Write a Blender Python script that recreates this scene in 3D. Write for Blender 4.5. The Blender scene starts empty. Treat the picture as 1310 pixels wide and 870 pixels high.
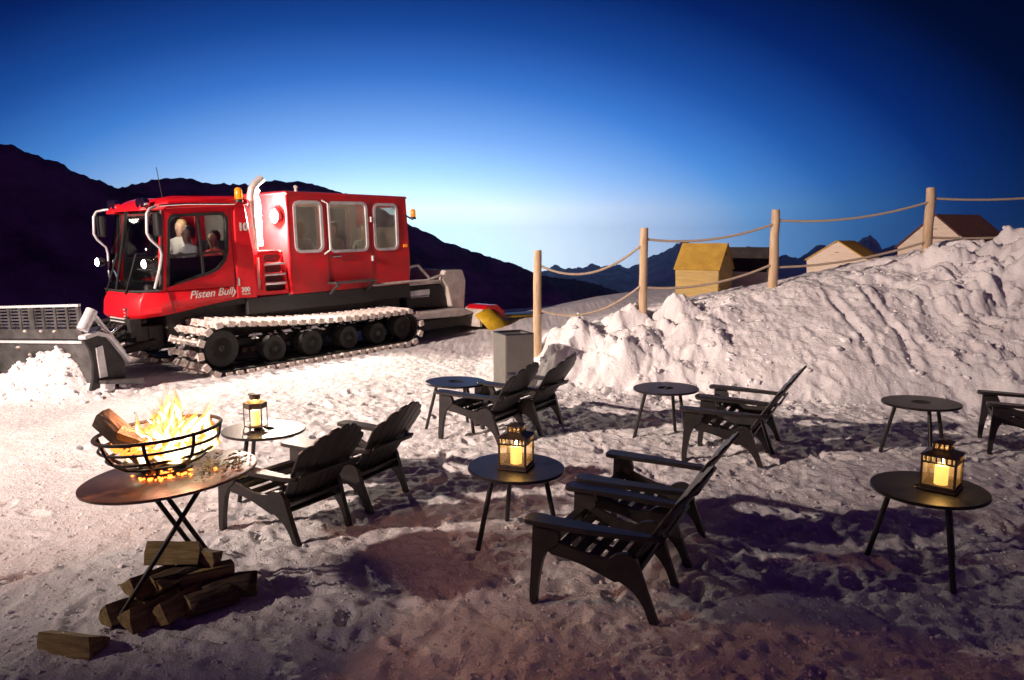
import bpy, bmesh, math, random
import numpy as np
from mathutils import Vector, Matrix
R = math.radians
random.seed(7); np.random.seed(7)
S = bpy.context.scene
COL = S.collection

# ------------------------------------------------------------------ camera
CAM_Z = 2.1
cd = bpy.data.cameras.new('camera'); cd.sensor_width = 36; cd.lens = 26.0; cd.clip_end = 80000; cd.clip_start = .05
cam = bpy.data.objects.new('camera', cd); COL.objects.link(cam)
cam.location = (0, 0, CAM_Z); cam.rotation_euler = (R(90 - 7.527), 0, 0)
S.camera = cam

# ------------------------------------------------------------------ dusk sky
W = bpy.data.worlds.new('World'); S.world = W; W.use_nodes = True
nt = W.node_tree; nt.nodes.clear()
sky = nt.nodes.new('ShaderNodeTexSky'); sky.sky_type = 'NISHITA'; sky.sun_disc = False
sky.sun_elevation = R(10.0); sky.sun_rotation = R(0); sky.altitude = 1800
sky.air_density = 1.0; sky.dust_density = 0; sky.ozone_density = 8.0
# twilight arch: the sky fades with the angle from the place where the sun went down, then rises to a violet added out of view to tint the shadows
tcw = nt.nodes.new('ShaderNodeTexCoord')
sq = nt.nodes.new('ShaderNodeVectorMath'); sq.operation = 'MULTIPLY'; sq.inputs[1].default_value = (1 / 2.0, 1, 1)
nrw = nt.nodes.new('ShaderNodeVectorMath'); nrw.operation = 'NORMALIZE'
dtw = nt.nodes.new('ShaderNodeVectorMath'); dtw.operation = 'DOT_PRODUCT'; dtw.inputs[1].default_value = Vector((-.085, 1, -.04)).normalized()
acw = nt.nodes.new('ShaderNodeMath'); acw.operation = 'ARCCOSINE'
dvw = nt.nodes.new('ShaderNodeMath'); dvw.operation = 'DIVIDE'; dvw.inputs[1].default_value = R(120)
rpw = nt.nodes.new('ShaderNodeValToRGB'); er = rpw.color_ramp
for i, (dg, c) in enumerate(((2, (7.0, 3.7, 2.5)), (6.5, (6.6, 2.75, 1.85)), (10.5, (3.7, 1.65, 1.35)), (14.5, (1.05, .86, 1.0)), (18, (.28, .38, .60)), (22, (.05, .10, .26)), (26.5, (.010, .020, .055)), (33, (.010, .008, .02)), (58, (.9, .06, .12)), (110, (1.5, .08, .17)))):
    e = er.elements[i] if i < 2 else er.elements.new(dg / 120); e.position = dg / 120; e.color = (c[0] / 7, c[1] / 7, c[2] / 7, 1)
sxw = nt.nodes.new('ShaderNodeSeparateXYZ'); mxw = nt.nodes.new('ShaderNodeMath'); mxw.operation = 'MAXIMUM'; mxw.inputs[1].default_value = .045; cxw = nt.nodes.new('ShaderNodeCombineXYZ')
nt.links.new(tcw.outputs['Generated'], sxw.inputs[0]); nt.links.new(sxw.outputs['Z'], mxw.inputs[0]); nt.links.new(sxw.outputs['X'], cxw.inputs['X']); nt.links.new(sxw.outputs['Y'], cxw.inputs['Y']); nt.links.new(mxw.outputs[0], cxw.inputs['Z']); nt.links.new(cxw.outputs[0], sky.inputs['Vector'])
mlw = nt.nodes.new('ShaderNodeMix'); mlw.data_type = 'RGBA'; mlw.blend_type = 'MULTIPLY'; mlw.inputs[0].default_value = 1
bg = nt.nodes.new('ShaderNodeBackground'); bg.inputs['Strength'].default_value = 0.1 * 7
wo = nt.nodes.new('ShaderNodeOutputWorld')
nt.links.new(tcw.outputs['Generated'], sq.inputs[0]); nt.links.new(sq.outputs[0], nrw.inputs[0]); nt.links.new(nrw.outputs[0], dtw.inputs[0])
nt.links.new(dtw.outputs['Value'], acw.inputs[0]); nt.links.new(acw.outputs[0], dvw.inputs[0]); nt.links.new(dvw.outputs[0], rpw.inputs[0])
nt.links.new(sky.outputs[0], mlw.inputs[6]); nt.links.new(rpw.outputs[0], mlw.inputs[7])
nt.links.new(mlw.outputs[2], bg.inputs[0]); nt.links.new(bg.outputs[0], wo.inputs[0])

# ------------------------------------------------------------------ the floodlight of the terrace (mast off to the left)
FLOOD = Vector((-12.8, -0.4, 6.8)); AIM = Vector((-1.1, 13.4, 1.9))
fd = bpy.data.lights.new('floodlight_lamp', 'SPOT'); fd.energy = 23000; fd.color = (1.0, .77, .65)
fd.spot_size = R(68); fd.spot_blend = 1.0; fd.shadow_soft_size = .22
fl = bpy.data.objects.new('floodlight_lamp', fd); COL.objects.link(fl)
fl.location = FLOOD; fl.rotation_euler = (AIM - FLOOD).to_track_quat('-Z', 'Y').to_euler()

vs = S.view_settings; vs.view_transform = 'Standard'; vs.look = 'None'; vs.exposure = 0; vs.gamma = 1; vs.use_curve_mapping = False

# ------------------------------------------------------------------ helpers
def tag(o, label=None, cat=None, group=None, kind=None):
    if label: o['label'] = label
    if cat: o['category'] = cat
    if group: o['group'] = group
    if kind: o['kind'] = kind
    return o
def empty(name, loc=(0, 0, 0), rz=0, label=None, cat=None, group=None):
    o = bpy.data.objects.new(name, None); COL.objects.link(o)
    o.location = loc; o.rotation_euler = (0, 0, rz); o.empty_display_size = .1
    return tag(o, label, cat, group)
def child(name, me, parent=None):
    o = bpy.data.objects.new(name, me); COL.objects.link(o); o.parent = parent; return o
def dup(o, parent=None):
    c = o.copy(); COL.objects.link(c); c.parent = parent
    for ch in list(o.children): dup(ch, c)
    return c
class MB:
    def __init__(s): s.v = []; s.f = []
    def add(s, vs_, fs_):
        n = len(s.v); s.v += [tuple(p) for p in vs_]; s.f += [tuple(i + n for i in q) for q in fs_]; return s
    def box(s, c, d, M=None, taper=1.0):
        x, y, z = d[0] / 2, d[1] / 2, d[2] / 2; t = taper
        P = [(-x, -y, -z), (x, -y, -z), (x, y, -z), (-x, y, -z), (-x * t, -y * t, z), (x * t, -y * t, z), (x * t, y * t, z), (-x * t, y * t, z)]
        if M is not None: P = [M @ Vector(p) for p in P]
        return s.add([(p[0] + c[0], p[1] + c[1], p[2] + c[2]) for p in P],
                     [(0, 3, 2, 1), (4, 5, 6, 7), (0, 1, 5, 4), (1, 2, 6, 5), (2, 3, 7, 6), (3, 0, 4, 7)])
    def bar(s, p0, p1, w, h, up=(0, 0, 1)):
        p0 = Vector(p0); p1 = Vector(p1); d = (p1 - p0); L = d.length; d.normalize()
        u = Vector(up); 
        if abs(d.dot(u)) > .98: u = Vector((1, 0, 0))
        l = u.cross(d).normalized(); u = d.cross(l)
        M = Matrix((d, l, u)).transposed()
        return s.box((p0 + p1) / 2, (L, w, h), M)
    def tube(s, pts, r, n=8, closed=False):
        pts = [Vector(p) for p in pts]; m = len(pts); rs = r if isinstance(r, (list, tuple)) else [r] * m
        V = []; prev = None
        for i, p in enumerate(pts):
            a = pts[i - 1] if (i > 0 or closed) else p; b = pts[(i + 1) % m] if (i < m - 1 or closed) else p
            d = (b - a).normalized()
            if prev is None:
                u = Vector((0, 0, 1)) if abs(d.z) < .9 else Vector((1, 0, 0))
            else: u = prev
            l = d.cross(u)
            if l.length < 1e-5: l = d.cross(Vector((0, 1, 0)))
            l.normalize(); u = l.cross(d).normalized(); prev = u
            for k in range(n):
                a_ = 2 * math.pi * k / n
                V.append(p + (l * math.cos(a_) + u * math.sin(a_)) * rs[i])
        F = []
        for i in range(m if closed else m - 1):
            j = (i + 1) % m
            for k in range(n):
                F.append((i * n + k, i * n + (k + 1) % n, j * n + (k + 1) % n, j * n + k))
        if not closed:
            F.append(tuple(reversed(range(n)))); F.append(tuple((m - 1) * n + k for k in range(n)))
        return s.add(V, F)
    def lathe(s, prof, n=24, M=None, c=(0, 0, 0)):
        V = []; F = []
        for r, z in prof:
            for k in range(n):
                a = 2 * math.pi * k / n; p = Vector((r * math.cos(a), r * math.sin(a), z))
                if M is not None: p = M @ p
                V.append((p[0] + c[0], p[1] + c[1], p[2] + c[2]))
        for i in range(len(prof) - 1):
            for k in range(n):
                F.append((i * n + k, i * n + (k + 1) % n, (i + 1) * n + (k + 1) % n, (i + 1) * n + k))
        if prof[0][0] > 1e-4: F.append(tuple(reversed(range(n))))
        if prof[-1][0] > 1e-4: F.append(tuple((len(prof) - 1) * n + k for k in range(n)))
        return s.add(V, F)
    def prism(s, poly, a, b, fn):
        """poly: 2-D outline, extruded from a to b; fn(u, v, t) -> 3-D point"""
        n = len(poly)
        V = [fn(u, v, a) for u, v in poly] + [fn(u, v, b) for u, v in poly]
        F = [tuple(reversed(range(n))), tuple(range(n, 2 * n))] + [(i, (i + 1) % n, n + (i + 1) % n, n + i) for i in range(n)]
        return s.add(V, F)
    def build(s, name, mat, parent=None, smooth=0, bevel=0, seg=1):
        me = bpy.data.meshes.new(name); me.from_pydata(s.v, [], s.f)
        return finish(name, me, mat, parent, smooth, bevel, seg)
def finish(name, me, mat, parent=None, smooth=0, bevel=0, seg=1):
    bm = bmesh.new(); bm.from_mesh(me); bmesh.ops.recalc_face_normals(bm, faces=bm.faces); bm.to_mesh(me); bm.free()
    if mat is not None: me.materials.append(mat)
    if smooth:
        for p in me.polygons: p.use_smooth = True
        me.set_sharp_from_angle(angle=R(smooth))
    o = child(name, me, parent)
    if bevel:
        b = o.modifiers.new('bevel', 'BEVEL'); b.width = bevel; b.segments = seg; b.limit_method = 'ANGLE'; b.angle_limit = R(35)
    return o
def plate(name, outer, holes, a, b, fn, mat, parent=None, smooth=0, bevel=0):
    """a flat plate with real holes, thickness a..b, mapped by fn(u, v, t)"""
    bm = bmesh.new(); edges = []
    for loop in [outer] + holes:
        vv = [bm.verts.new((u, v, 0)) for u, v in loop]
        for i in range(len(vv)): edges.append(bm.edges.new((vv[i], vv[(i + 1) % len(vv)])))
    bmesh.ops.triangle_fill(bm, edges=edges, use_beauty=True, use_dissolve=False)
    ret = bmesh.ops.extrude_face_region(bm, geom=list(bm.faces))
    top = {e for e in ret['geom'] if isinstance(e, bmesh.types.BMVert)}
    for v in bm.verts:
        v.co = Vector(fn(v.co.x, v.co.y, b if v in top else a))
    me = bpy.data.meshes.new(name); bm.to_mesh(me); bm.free()
    return finish(name, me, mat, parent, smooth, bevel)
def rrect(x0, x1, z0, z1, r, n=4):
    P = []
    for cx, cz, a0 in ((x1 - r, z1 - r, 0), (x0 + r, z1 - r, 90), (x0 + r, z0 + r, 180), (x1 - r, z0 + r, 270)):
        for k in range(n + 1):
            a = R(a0 + 90 * k / n); P.append((cx + r * math.cos(a), cz + r * math.sin(a)))
    return P
def grow(poly, d):
    cx = sum(p[0] for p in poly) / len(poly); cy = sum(p[1] for p in poly) / len(poly)
    n = len(poly); out = []
    for i in range(n):
        a = Vector(poly[i - 1]); p = Vector(poly[i]); b = Vector(poly[(i + 1) % n])
        t = (b - a).normalized(); nn = Vector((t.y, -t.x))
        if nn.dot(p - Vector((cx, cy))) < 0: nn = -nn
        out.append(tuple(p + nn * d))
    return out

# ------------------------------------------------------------------ materials
def mat(name, col, rough=.6, metal=0, var=.15, scale=6, bump=0, bscale=40, col2=None, emit=None, estr=0, coat=0, fac=(.35, .65), spec=.5, stretch=(1, 1, 1)):
    m = bpy.data.materials.new(name); m.use_nodes = True; t = m.node_tree; N = t.nodes; p = N['Principled BSDF']
    tc = N.new('ShaderNodeTexCoord'); mp = N.new('ShaderNodeMapping'); mp.inputs['Scale'].default_value = stretch
    t.links.new(tc.outputs['Object'], mp.inputs[0])
    no = N.new('ShaderNodeTexNoise'); no.inputs['Scale'].default_value = scale; no.inputs['Detail'].default_value = 6; no.inputs['Roughness'].default_value = .65
    t.links.new(mp.outputs[0], no.inputs['Vector'])
    rp = N.new('ShaderNodeValToRGB')
    c = Vector(col); c2 = Vector(col2) if col2 else c * (1 - var)
    rp.color_ramp.elements[0].position = fac[0]; rp.color_ramp.elements[1].position = fac[1]
    rp.color_ramp.elements[0].color = (*c2, 1); rp.color_ramp.elements[1].color = (*(c if col2 else c * (1 + var * .5)), 1)
    t.links.new(no.outputs['Fac'], rp.inputs[0]); t.links.new(rp.outputs[0], p.inputs['Base Color'])
    p.inputs['Roughness'].default_value = rough; p.inputs['Metallic'].default_value = metal
    p.inputs['Coat Weight'].default_value = coat; p.inputs['Specular IOR Level'].default_value = spec
    if bump:
        nb = N.new('ShaderNodeTexNoise'); nb.inputs['Scale'].default_value = bscale; nb.inputs['Detail'].default_value = 8
        t.links.new(mp.outputs[0], nb.inputs['Vector'])
        b = N.new('ShaderNodeBump'); b.inputs['Strength'].default_value = bump; b.inputs['Distance'].default_value = .02
        t.links.new(nb.outputs['Fac'], b.inputs['Height']); t.links.new(b.outputs[0], p.inputs['Normal'])
    if emit:
        p.inputs['Emission Color'].default_value = (*emit, 1); p.inputs['Emission Strength'].default_value = estr
    return m
def glass(name, tint=(.9, .93, .95), fog=0.0, fogcol=(.6, .6, .6), fscale=4):
    m = bpy.data.materials.new(name); m.use_nodes = True; t = m.node_tree; N = t.nodes; N.clear()
    o = N.new('ShaderNodeOutputMaterial'); tr = N.new('ShaderNodeBsdfTransparent'); tr.inputs[0].default_value = (*tint, 1)
    gl = N.new('ShaderNodeBsdfGlossy'); gl.inputs['Roughness'].default_value = .04
    fr = N.new('ShaderNodeValue'); fr.outputs[0].default_value = .055
    mx = N.new('ShaderNodeMixShader'); t.links.new(fr.outputs[0], mx.inputs[0]); t.links.new(tr.outputs[0], mx.inputs[1]); t.links.new(gl.outputs[0], mx.inputs[2])
    last = mx
    if fog:
        df = N.new('ShaderNodeBsdfTranslucent'); df.inputs[0].default_value = (*fogcol, 1)
        d2 = N.new('ShaderNodeBsdfDiffuse'); d2.inputs[0].default_value = (*fogcol, 1)
        m0 = N.new('ShaderNodeMixShader'); t.links.new(df.outputs[0], m0.inputs[1]); t.links.new(d2.outputs[0], m0.inputs[2])
        no = N.new('ShaderNodeTexNoise'); no.inputs['Scale'].default_value = fscale; no.inputs['Detail'].default_value = 5
        tc = N.new('ShaderNodeTexCoord'); t.links.new(tc.outputs['Object'], no.inputs['Vector'])
        mr = N.new('ShaderNodeMapRange'); mr.inputs[1].default_value = .35; mr.inputs[2].default_value = .7; mr.inputs[3].default_value = fog * .6; mr.inputs[4].default_value = fog * 1.3
        t.links.new(no.outputs['Fac'], mr.inputs[0])
        m2 = N.new('ShaderNodeMixShader'); t.links.new(mr.outputs[0], m2.inputs[0]); t.links.new(mx.outputs[0], m2.inputs[1]); t.links.new(m0.outputs[0], m2.inputs[2]); last = m2
    t.links.new(last.outputs[0], o.inputs[0])
    return m
def glow(name, col, strength):
    m = bpy.data.materials.new(name); m.use_nodes = True; t = m.node_tree; N = t.nodes; N.clear()
    o = N.new('ShaderNodeOutputMaterial'); e = N.new('ShaderNodeEmission'); e.inputs[0].default_value = (*col, 1); e.inputs[1].default_value = strength
    t.links.new(e.outputs[0], o.inputs[0]); return m
def flame_mat(name, lo, hi, strength, clear, h0, h1):
    """thin burning gas: emission by height in the flame, partly transparent, torn by noise"""
    m = bpy.data.materials.new(name); m.use_nodes = True; t = m.node_tree; N = t.nodes; N.clear()
    o = N.new('ShaderNodeOutputMaterial'); e = N.new('ShaderNodeEmission'); tr = N.new('ShaderNodeBsdfTransparent')
    tc = N.new('ShaderNodeTexCoord'); sx = N.new('ShaderNodeSeparateXYZ'); t.links.new(tc.outputs['Object'], sx.inputs[0])
    mr = N.new('ShaderNodeMapRange'); mr.inputs[1].default_value = h0; mr.inputs[2].default_value = h1
    t.links.new(sx.outputs['Z'], mr.inputs[0])
    rp = N.new('ShaderNodeValToRGB'); rp.color_ramp.elements[0].color = (*lo, 1); rp.color_ramp.elements[1].color = (*hi, 1)
    t.links.new(mr.outputs[0], rp.inputs[0]); t.links.new(rp.outputs[0], e.inputs[0]); e.inputs[1].default_value = strength
    no = N.new('ShaderNodeTexNoise'); no.inputs['Scale'].default_value = 14; no.inputs['Detail'].default_value = 3
    mp = N.new('ShaderNodeMapping'); mp.inputs['Scale'].default_value = (1, 1, .35); t.links.new(tc.outputs['Object'], mp.inputs[0]); t.links.new(mp.outputs[0], no.inputs['Vector'])
    m2 = N.new('ShaderNodeMapRange'); m2.inputs[1].default_value = .3; m2.inputs[2].default_value = .7; m2.inputs[3].default_value = max(0, clear - .3); m2.inputs[4].default_value = min(1, clear + .3)
    t.links.new(no.outputs['Fac'], m2.inputs[0])
    ad = N.new('ShaderNodeMath'); ad.operation = 'MULTIPLY_ADD'; ad.use_clamp = True; ad.inputs[1].default_value = .25; t.links.new(mr.outputs[0], ad.inputs[0]); t.links.new(m2.outputs[0], ad.inputs[2])
    mx = N.new('ShaderNodeMixShader'); t.links.new(ad.outputs[0], mx.inputs[0]); t.links.new(e.outputs[0], mx.inputs[1]); t.links.new(tr.outputs[0], mx.inputs[2])
    t.links.new(mx.outputs[0], o.inputs[0]); return m
def snow_mat():
    m = bpy.data.materials.new('snow'); m.use_nodes = True; t = m.node_tree; N = t.nodes; p = N['Principled BSDF']
    g = N.new('ShaderNodeNewGeometry')
    a = N.new('ShaderNodeTexNoise'); a.inputs['Scale'].default_value = 1.3; a.inputs['Detail'].default_value = 9; a.inputs['Roughness'].default_value = .7
    t.links.new(g.outputs['Position'], a.inputs['Vector'])
    rp = N.new('ShaderNodeValToRGB'); rp.color_ramp.elements[0].position = .3; rp.color_ramp.elements[1].position = .6
    rp.color_ramp.elements[0].color = (.74, .71, .73, 1); rp.color_ramp.elements[1].color = (.90, .89, .91, 1)
    t.links.new(a.outputs['Fac'], rp.inputs[0])
    d = N.new('ShaderNodeTexNoise'); d.inputs['Scale'].default_value = 22; d.inputs['Detail'].default_value = 4
    t.links.new(g.outputs['Position'], d.inputs['Vector'])
    r2 = N.new('ShaderNodeValToRGB'); r2.color_ramp.elements[0].position = .66; r2.color_ramp.elements[1].position = .8
    r2.color_ramp.elements[0].color = (1, 1, 1, 1); r2.color_ramp.elements[1].color = (.45, .38, .33, 1)
    t.links.new(d.outputs['Fac'], r2.inputs[0])
    mm = N.new('ShaderNodeMix'); mm.data_type = 'RGBA'; mm.blend_type = 'MULTIPLY'; mm.inputs[0].default_value = .55
    t.links.new(rp.outputs[0], mm.inputs[6]); t.links.new(r2.outputs[0], mm.inputs[7]); t.links.new(mm.outputs[2], p.inputs['Base Color'])
    p.inputs['Roughness'].default_value = .75; p.inputs['Specular IOR Level'].default_value = .25
    b1 = N.new('ShaderNodeTexNoise'); b1.inputs['Scale'].default_value = 28; b1.inputs['Detail'].default_value = 8; b1.inputs['Roughness'].default_value = .7
    t.links.new(g.outputs['Position'], b1.inputs['Vector'])
    bp = N.new('ShaderNodeBump'); bp.inputs['Strength'].default_value = .8; bp.inputs['Distance'].default_value = .03
    t.links.new(b1.outputs['Fac'], bp.inputs['Height']); t.links.new(bp.outputs[0], p.inputs['Normal'])
    return m
M_SNOW = snow_mat()
M_CLOD = mat('snow clod', (.85, .84, .85), .8, var=.2, scale=8, bump=.4, bscale=30)
M_RED = mat('red paint', (.70, .010, .02), .36, var=.14, scale=3, coat=.22, spec=.3)
M_REDW = mat('red paint worn', (.66, .018, .026), .45, scale=2.2, col2=(.40, .03, .035), coat=.08, bump=.08, bscale=60, spec=.3)
M_BLACK = mat('black paint', (.02, .02, .022), .45, var=.3, scale=9)
M_DARK = mat('dark chassis steel', (.03, .028, .03), .55, .3, var=.4, scale=7, bump=.2)
M_STEEL = mat('worn grey steel', (.16, .16, .165), .45, .6, scale=4, col2=(.07, .068, .066), bump=.15)
M_ALU = mat('frosted aluminium cleat', (.74, .70, .67), .6, .1, scale=9, col2=(.34, .22, .17), bump=.4, fac=(.3, .55))
M_CHROME = mat('polished steel', (.78, .76, .74), .16, 1.0, var=.15)
M_BRUSH = mat('brushed bright steel', (.80, .78, .75), .38, .45, var=.15)
M_LINING = mat('pale cab lining', (.36, .33, .30), .8, var=.12, scale=5)
M_LIGHTSTEEL = mat('pale painted steel', (.62, .62, .64), .45, .2, var=.2, scale=5, bump=.1)
M_RUBBER = mat('rubber', (.018, .018, .018), .75, var=.4, scale=20, bump=.2)
M_BEIGE = mat('dirty white paint', (.62, .57, .52), .6, var=.25, scale=5, bump=.2)
M_YELLOW = mat('yellow plastic', (.62, .40, .02), .45, var=.25, scale=6, bump=.1)
M_ORANGE = mat('orange lens', (.8, .25, .01), .2, var=.1, emit=(1, .3, .02), estr=.35)
M_DECAL = mat('pale decal', (.72, .70, .66), .5, var=.1)
M_PLASTIC = mat('dark plastic', (.022, .019, .02), .38, var=.35, scale=12, bump=.12, bscale=120)
M_TABLE = mat('dark powder coated steel', (.028, .026, .028), .36, .3, var=.3, scale=10, bump=.05, bscale=150)
M_RUST = mat('heat stained steel plate', (.20, .12, .09), .40, .3, scale=4, col2=(.07, .05, .05), bump=.1)
M_IRON = mat('black iron', (.025, .022, .02), .5, .4, var=.4, scale=15, bump=.2)
M_POST = mat('peeled larch post', (.62, .47, .31), .7, scale=5, col2=(.42, .29, .17), bump=.4, stretch=(5, 5, .6))
M_ROPE = mat('hemp rope', (.56, .45, .34), .85, var=.3, scale=60, bump=.6, bscale=120)
M_HUTR = mat('ochre roof board', (.66, .42, .07), .75, scale=3, col2=(.48, .29, .05), bump=.3, stretch=(1, 1, 1))
M_HUTD = mat('dark roof felt', (.05, .04, .04), .85, var=.4, scale=6, bump=.3)
M_BIN = mat('brushed grey sheet', (.19, .185, .17), .5, .35, var=.12, scale=5)
M_BARK = mat('log bark', (.10, .065, .04), .9, scale=14, col2=(.03, .02, .014), bump=.9, bscale=30, stretch=(.4, 2, 2))
M_WOOD = mat('split wood', (.34, .25, .10), .8, scale=10, col2=(.13, .09, .035), bump=.4, stretch=(.5, 5, 5))
M_CHAR = mat('burning wood', (.16, .09, .05), .9, scale=9, col2=(.02, .015, .012), bump=.8, emit=(1, .25, .03), estr=.12)
M_WAX = mat('candle wax', (.85, .68, .42), .5, var=.08, emit=(1, .55, .12), estr=1.6)
M_FLAME = glow('candle flame', (1, .72, .32), 40)
M_GLASS = glass('clear glass', (1, 1, 1))
M_LGLASS = glass('lantern glass', (1, .97, .92), .08, (.9, .8, .6), 9)
M_TINT = glass('tinted windscreen', (.55, .58, .62))
M_FOG = glass('fogged window', (.86, .86, .84), .15, (.62, .60, .56), 3)
M_SKIN = mat('skin', (.52, .30, .21), .55, var=.1)
M_PATINA = mat('lantern metal', (.10, .075, .06), .45, .5, var=.3, scale=18)
M_LAMP = glow('lamp lens', (.85, .94, 1), 30)
M_WLAMP = glow('work lamp lens', (1, .93, .82), 25)
M_DOME = glow('dome lamp', (1, .9, .75), 6)
M_ROCK = mat('near mountain', (.42, .30, .44), .95, scale=.012, col2=(.10, .07, .11), bump=0)
M_FOREST = mat('forest ridge', (.22, .11, .18), .95, scale=.05, col2=(.06, .03, .05))
M_FAR = mat('far mountain', (.86, .88, .90), .95, scale=.0016, col2=(.35, .36, .40), fac=(.4, .6))

# ------------------------------------------------------------------ terrain
def vnoise(x, y, seed=0):
    xi = np.floor(x).astype(np.int64); yi = np.floor(y).astype(np.int64); fx = x - xi; fy = y - yi
    u = fx * fx * fx * (fx * (fx * 6 - 15) + 10); v = fy * fy * fy * (fy * (fy * 6 - 15) + 10)
    def h(a, b):
        n = (a * 374761393 + b * 668265263 + seed * 1442695041) & 0x7fffffff
        n = ((n ^ (n >> 13)) * 1274126177) & 0x7fffffff
        return ((n ^ (n >> 16)) & 0xffff) / 65535.0
    return (h(xi, yi) * (1 - u) + h(xi + 1, yi) * u) * (1 - v) + (h(xi, yi + 1) * (1 - u) + h(xi + 1, yi + 1) * u) * v
def fbm(x, y, oct=4, seed=0, gain=.5, ridge=False):
    t = 0; a = 1; s = 0
    c, sn = .8, .6
    for i in range(oct):
        n = vnoise(x, y, seed + i) * 2 - 1
        if ridge: n = 1 - 2 * np.abs(n)
        t = t + a * n; s += a; a *= gain; x, y = (c * x - sn * y) * 2.03 + 17.3, (sn * x + c * y) * 2.03 - 9.1
    return t / s
def sstep(a, b, x):
    t = np.clip((x - a) / (b - a), 0, 1); return t * t * (3 - 2 * t)
VO = Vector((-5.557, 12.471, 0)); VH = R(40); VP_ = R(1.5)
CREST_X = [-.6, .1, .55, 1.29, 2.06, 3.06, 4.2, 5.74, 6.8, 7.55, 8.2, 12, 20]
CREST_Z = [.0, .22, .52, .76, .98, 1.16, 1.38, 1.70, 1.96, 2.12, 2.2, 2.35, 2.4]
CREST_Y = [12, 11.8, 11.6, 11.6, 11.6, 11.8, 12.0, 12.2, 12.2, 12.0, 11.7, 11.5, 11]
FOOT_X = [-.6, .56, 1.84, 3.56, 4.49, 6, 7.5, 12, 20]
FOOT_Y = [11.4, 10.9, 10.1, 9.5, 9.2, 8.9, 8.4, 7.5, 7]
PLAT_X = [-40, -3, -1.4, .74, 2.43, 4.33, 7, 12, 40]
PLAT_Z = [-.3, -.1, -.05, .2, .58, .85, 1.0, 1.05, 1.0]
def base_h(x, y):
    x = np.asarray(x, float); y = np.asarray(y, float)
    cz = np.interp(x, CREST_X, CREST_Z); cy = np.interp(x, CREST_X, CREST_Y); fy = np.interp(x, FOOT_X, FOOT_Y)
    pz = np.interp(x, PLAT_X, PLAT_Z)
    t = np.clip((y - fy) / (cy - fy), 0, 1)
    face = cz * (1 - (1 - t) ** 1.35) * sstep(-.05, .25, t)
    back = cz + (pz - cz) * sstep(0, 6, y - cy)
    z = np.where(y < cy, face, back)
    z = np.where(x < -.6, np.where(y < 12, 0, pz * sstep(12, 18, y)), z)
    # the slope under the snow groomer
    al = (x - VO.x) * math.sin(VH) + (y - VO.y) * math.cos(VH); la = (x - VO.x) * math.cos(VH) - (y - VO.y) * math.sin(VH)
    z = z + np.clip(al, 0, 9) * .026 * (1 - sstep(1.8, 3.2, np.abs(la))) * (1 - sstep(8, 12, al))
    # heaps pushed up by the blade
    for hx, hy, hz, sx, sy in ((-6.35, 10.2, .52, .55, .42), (-7.0, 10.25, .22, .5, .45), (-8.1, 10.6, .40, .5, .5), (-9.2, 11.0, .45, .7, .5)):
        z = z + hz * np.exp(-((x - hx) / sx) ** 2 - ((y - hy) / sy) ** 2)
    hp = np.exp(-((x + 7.2) / 2.0) ** 2 - ((y - 10.35) / .55) ** 2); z = z + hp * ((np.abs(fbm(x * 3.5, y * 3.5, 4, 101)) - .2) * .22)
    # edge of the shoulder, then the mountainside falls away
    z = z - 45 * sstep(20.5, 75, y) - 250 * sstep(80, 700, y) - 2600 * sstep(500, 7000, y)
    z = z - 30 * sstep(40, 200, np.abs(x)) - 900 * sstep(150, 4000, np.abs(x))
    return z
def bankness(x, y):
    fy = np.interp(x, FOOT_X, FOOT_Y); cy = np.interp(x, CREST_X, CREST_Y)
    return sstep(-.5, .3, y - fy) * (1 - sstep(0, 1.2, y - cy)) * sstep(-.4, .6, x)
def ground_h(x, y):
    x = np.asarray(x, float); y = np.asarray(y, float)
    near = (1 - sstep(16, 22, y)) * (1 - sstep(11, 14, np.abs(x)))
    bk = bankness(x, y)
    tram = .3 + .7 * sstep(-4.6, -2.9, x + (y - 8) * .25 + fbm(x * .7, y * .7, 2, 121) * .6)
    veh_la = (x - VO.x) * math.cos(VH) - (y - VO.y) * math.sin(VH)
    groom = 1 - sstep(2.2, 3.4, np.abs(veh_la - .3)) * .65 if False else 1.0
    z = base_h(x, y)
    z = z + near * (fbm(x * .55, y * .55, 3, 3) * .045 + tram * (fbm(x * 2.2, y * 2.2, 4, 11) * .020 + fbm(x * 5.5, y * 5.5, 4, 21, gain=.66) * .027 + (np.abs(fbm(x * 9, y * 9, 3, 71)) - .2) * .022 + fbm(x * 15, y * 15, 2, 81) * .013))
    # thrown-up lumps of the bank: soft billows, small clods, runnels down the face
    bil = np.abs(fbm(x * 1.1, y * 1.1 + 40, 4, 31)); lump = np.abs(fbm(x * 3.0, y * 3.0, 3, 41))
    wx = fbm(x * .8, y * .8, 2, 61) * .9; gul = fbm(x * 1.5 + y * .9 + wx, y * .5 + wx, 4, 51, ridge=True) * sstep(4.6, 6.6, x) 
    rough_l = (1 - sstep(2.6, 3.9, x + fbm(x * .9, y * .9, 2, 111) * .9)) + sstep(5.6, 7.2, x) * .8
    z = z + bk * ((bil - .25) * .50 * (0.12 + .88 * rough_l) + (lump - .2) * .20 * rough_l - gul * .26 + fbm(x * 6, y * 6, 4, 91, gain=.65) * .07 * (.25 + .75 * rough_l))
    return z
def H(x, y): return float(ground_h(np.array([x]), np.array([y]))[0])
def axis(lo, hi, step, far_lo, far_hi, g=1.09):
    a = list(np.arange(lo, hi + step / 2, step)); s = step; p = a[-1]
    while p < far_hi: s *= g; p += s; a.append(p)
    s = step; p = a[0]; b = []
    while p > far_lo: s *= g; p -= s; b.append(p)
    return np.array(b[::-1] + a)
gx = axis(-7.2, 9.0, .021, -17000, 17000); gy = axis(2.7, 12.8, .021, -2000, 18500)
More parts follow.
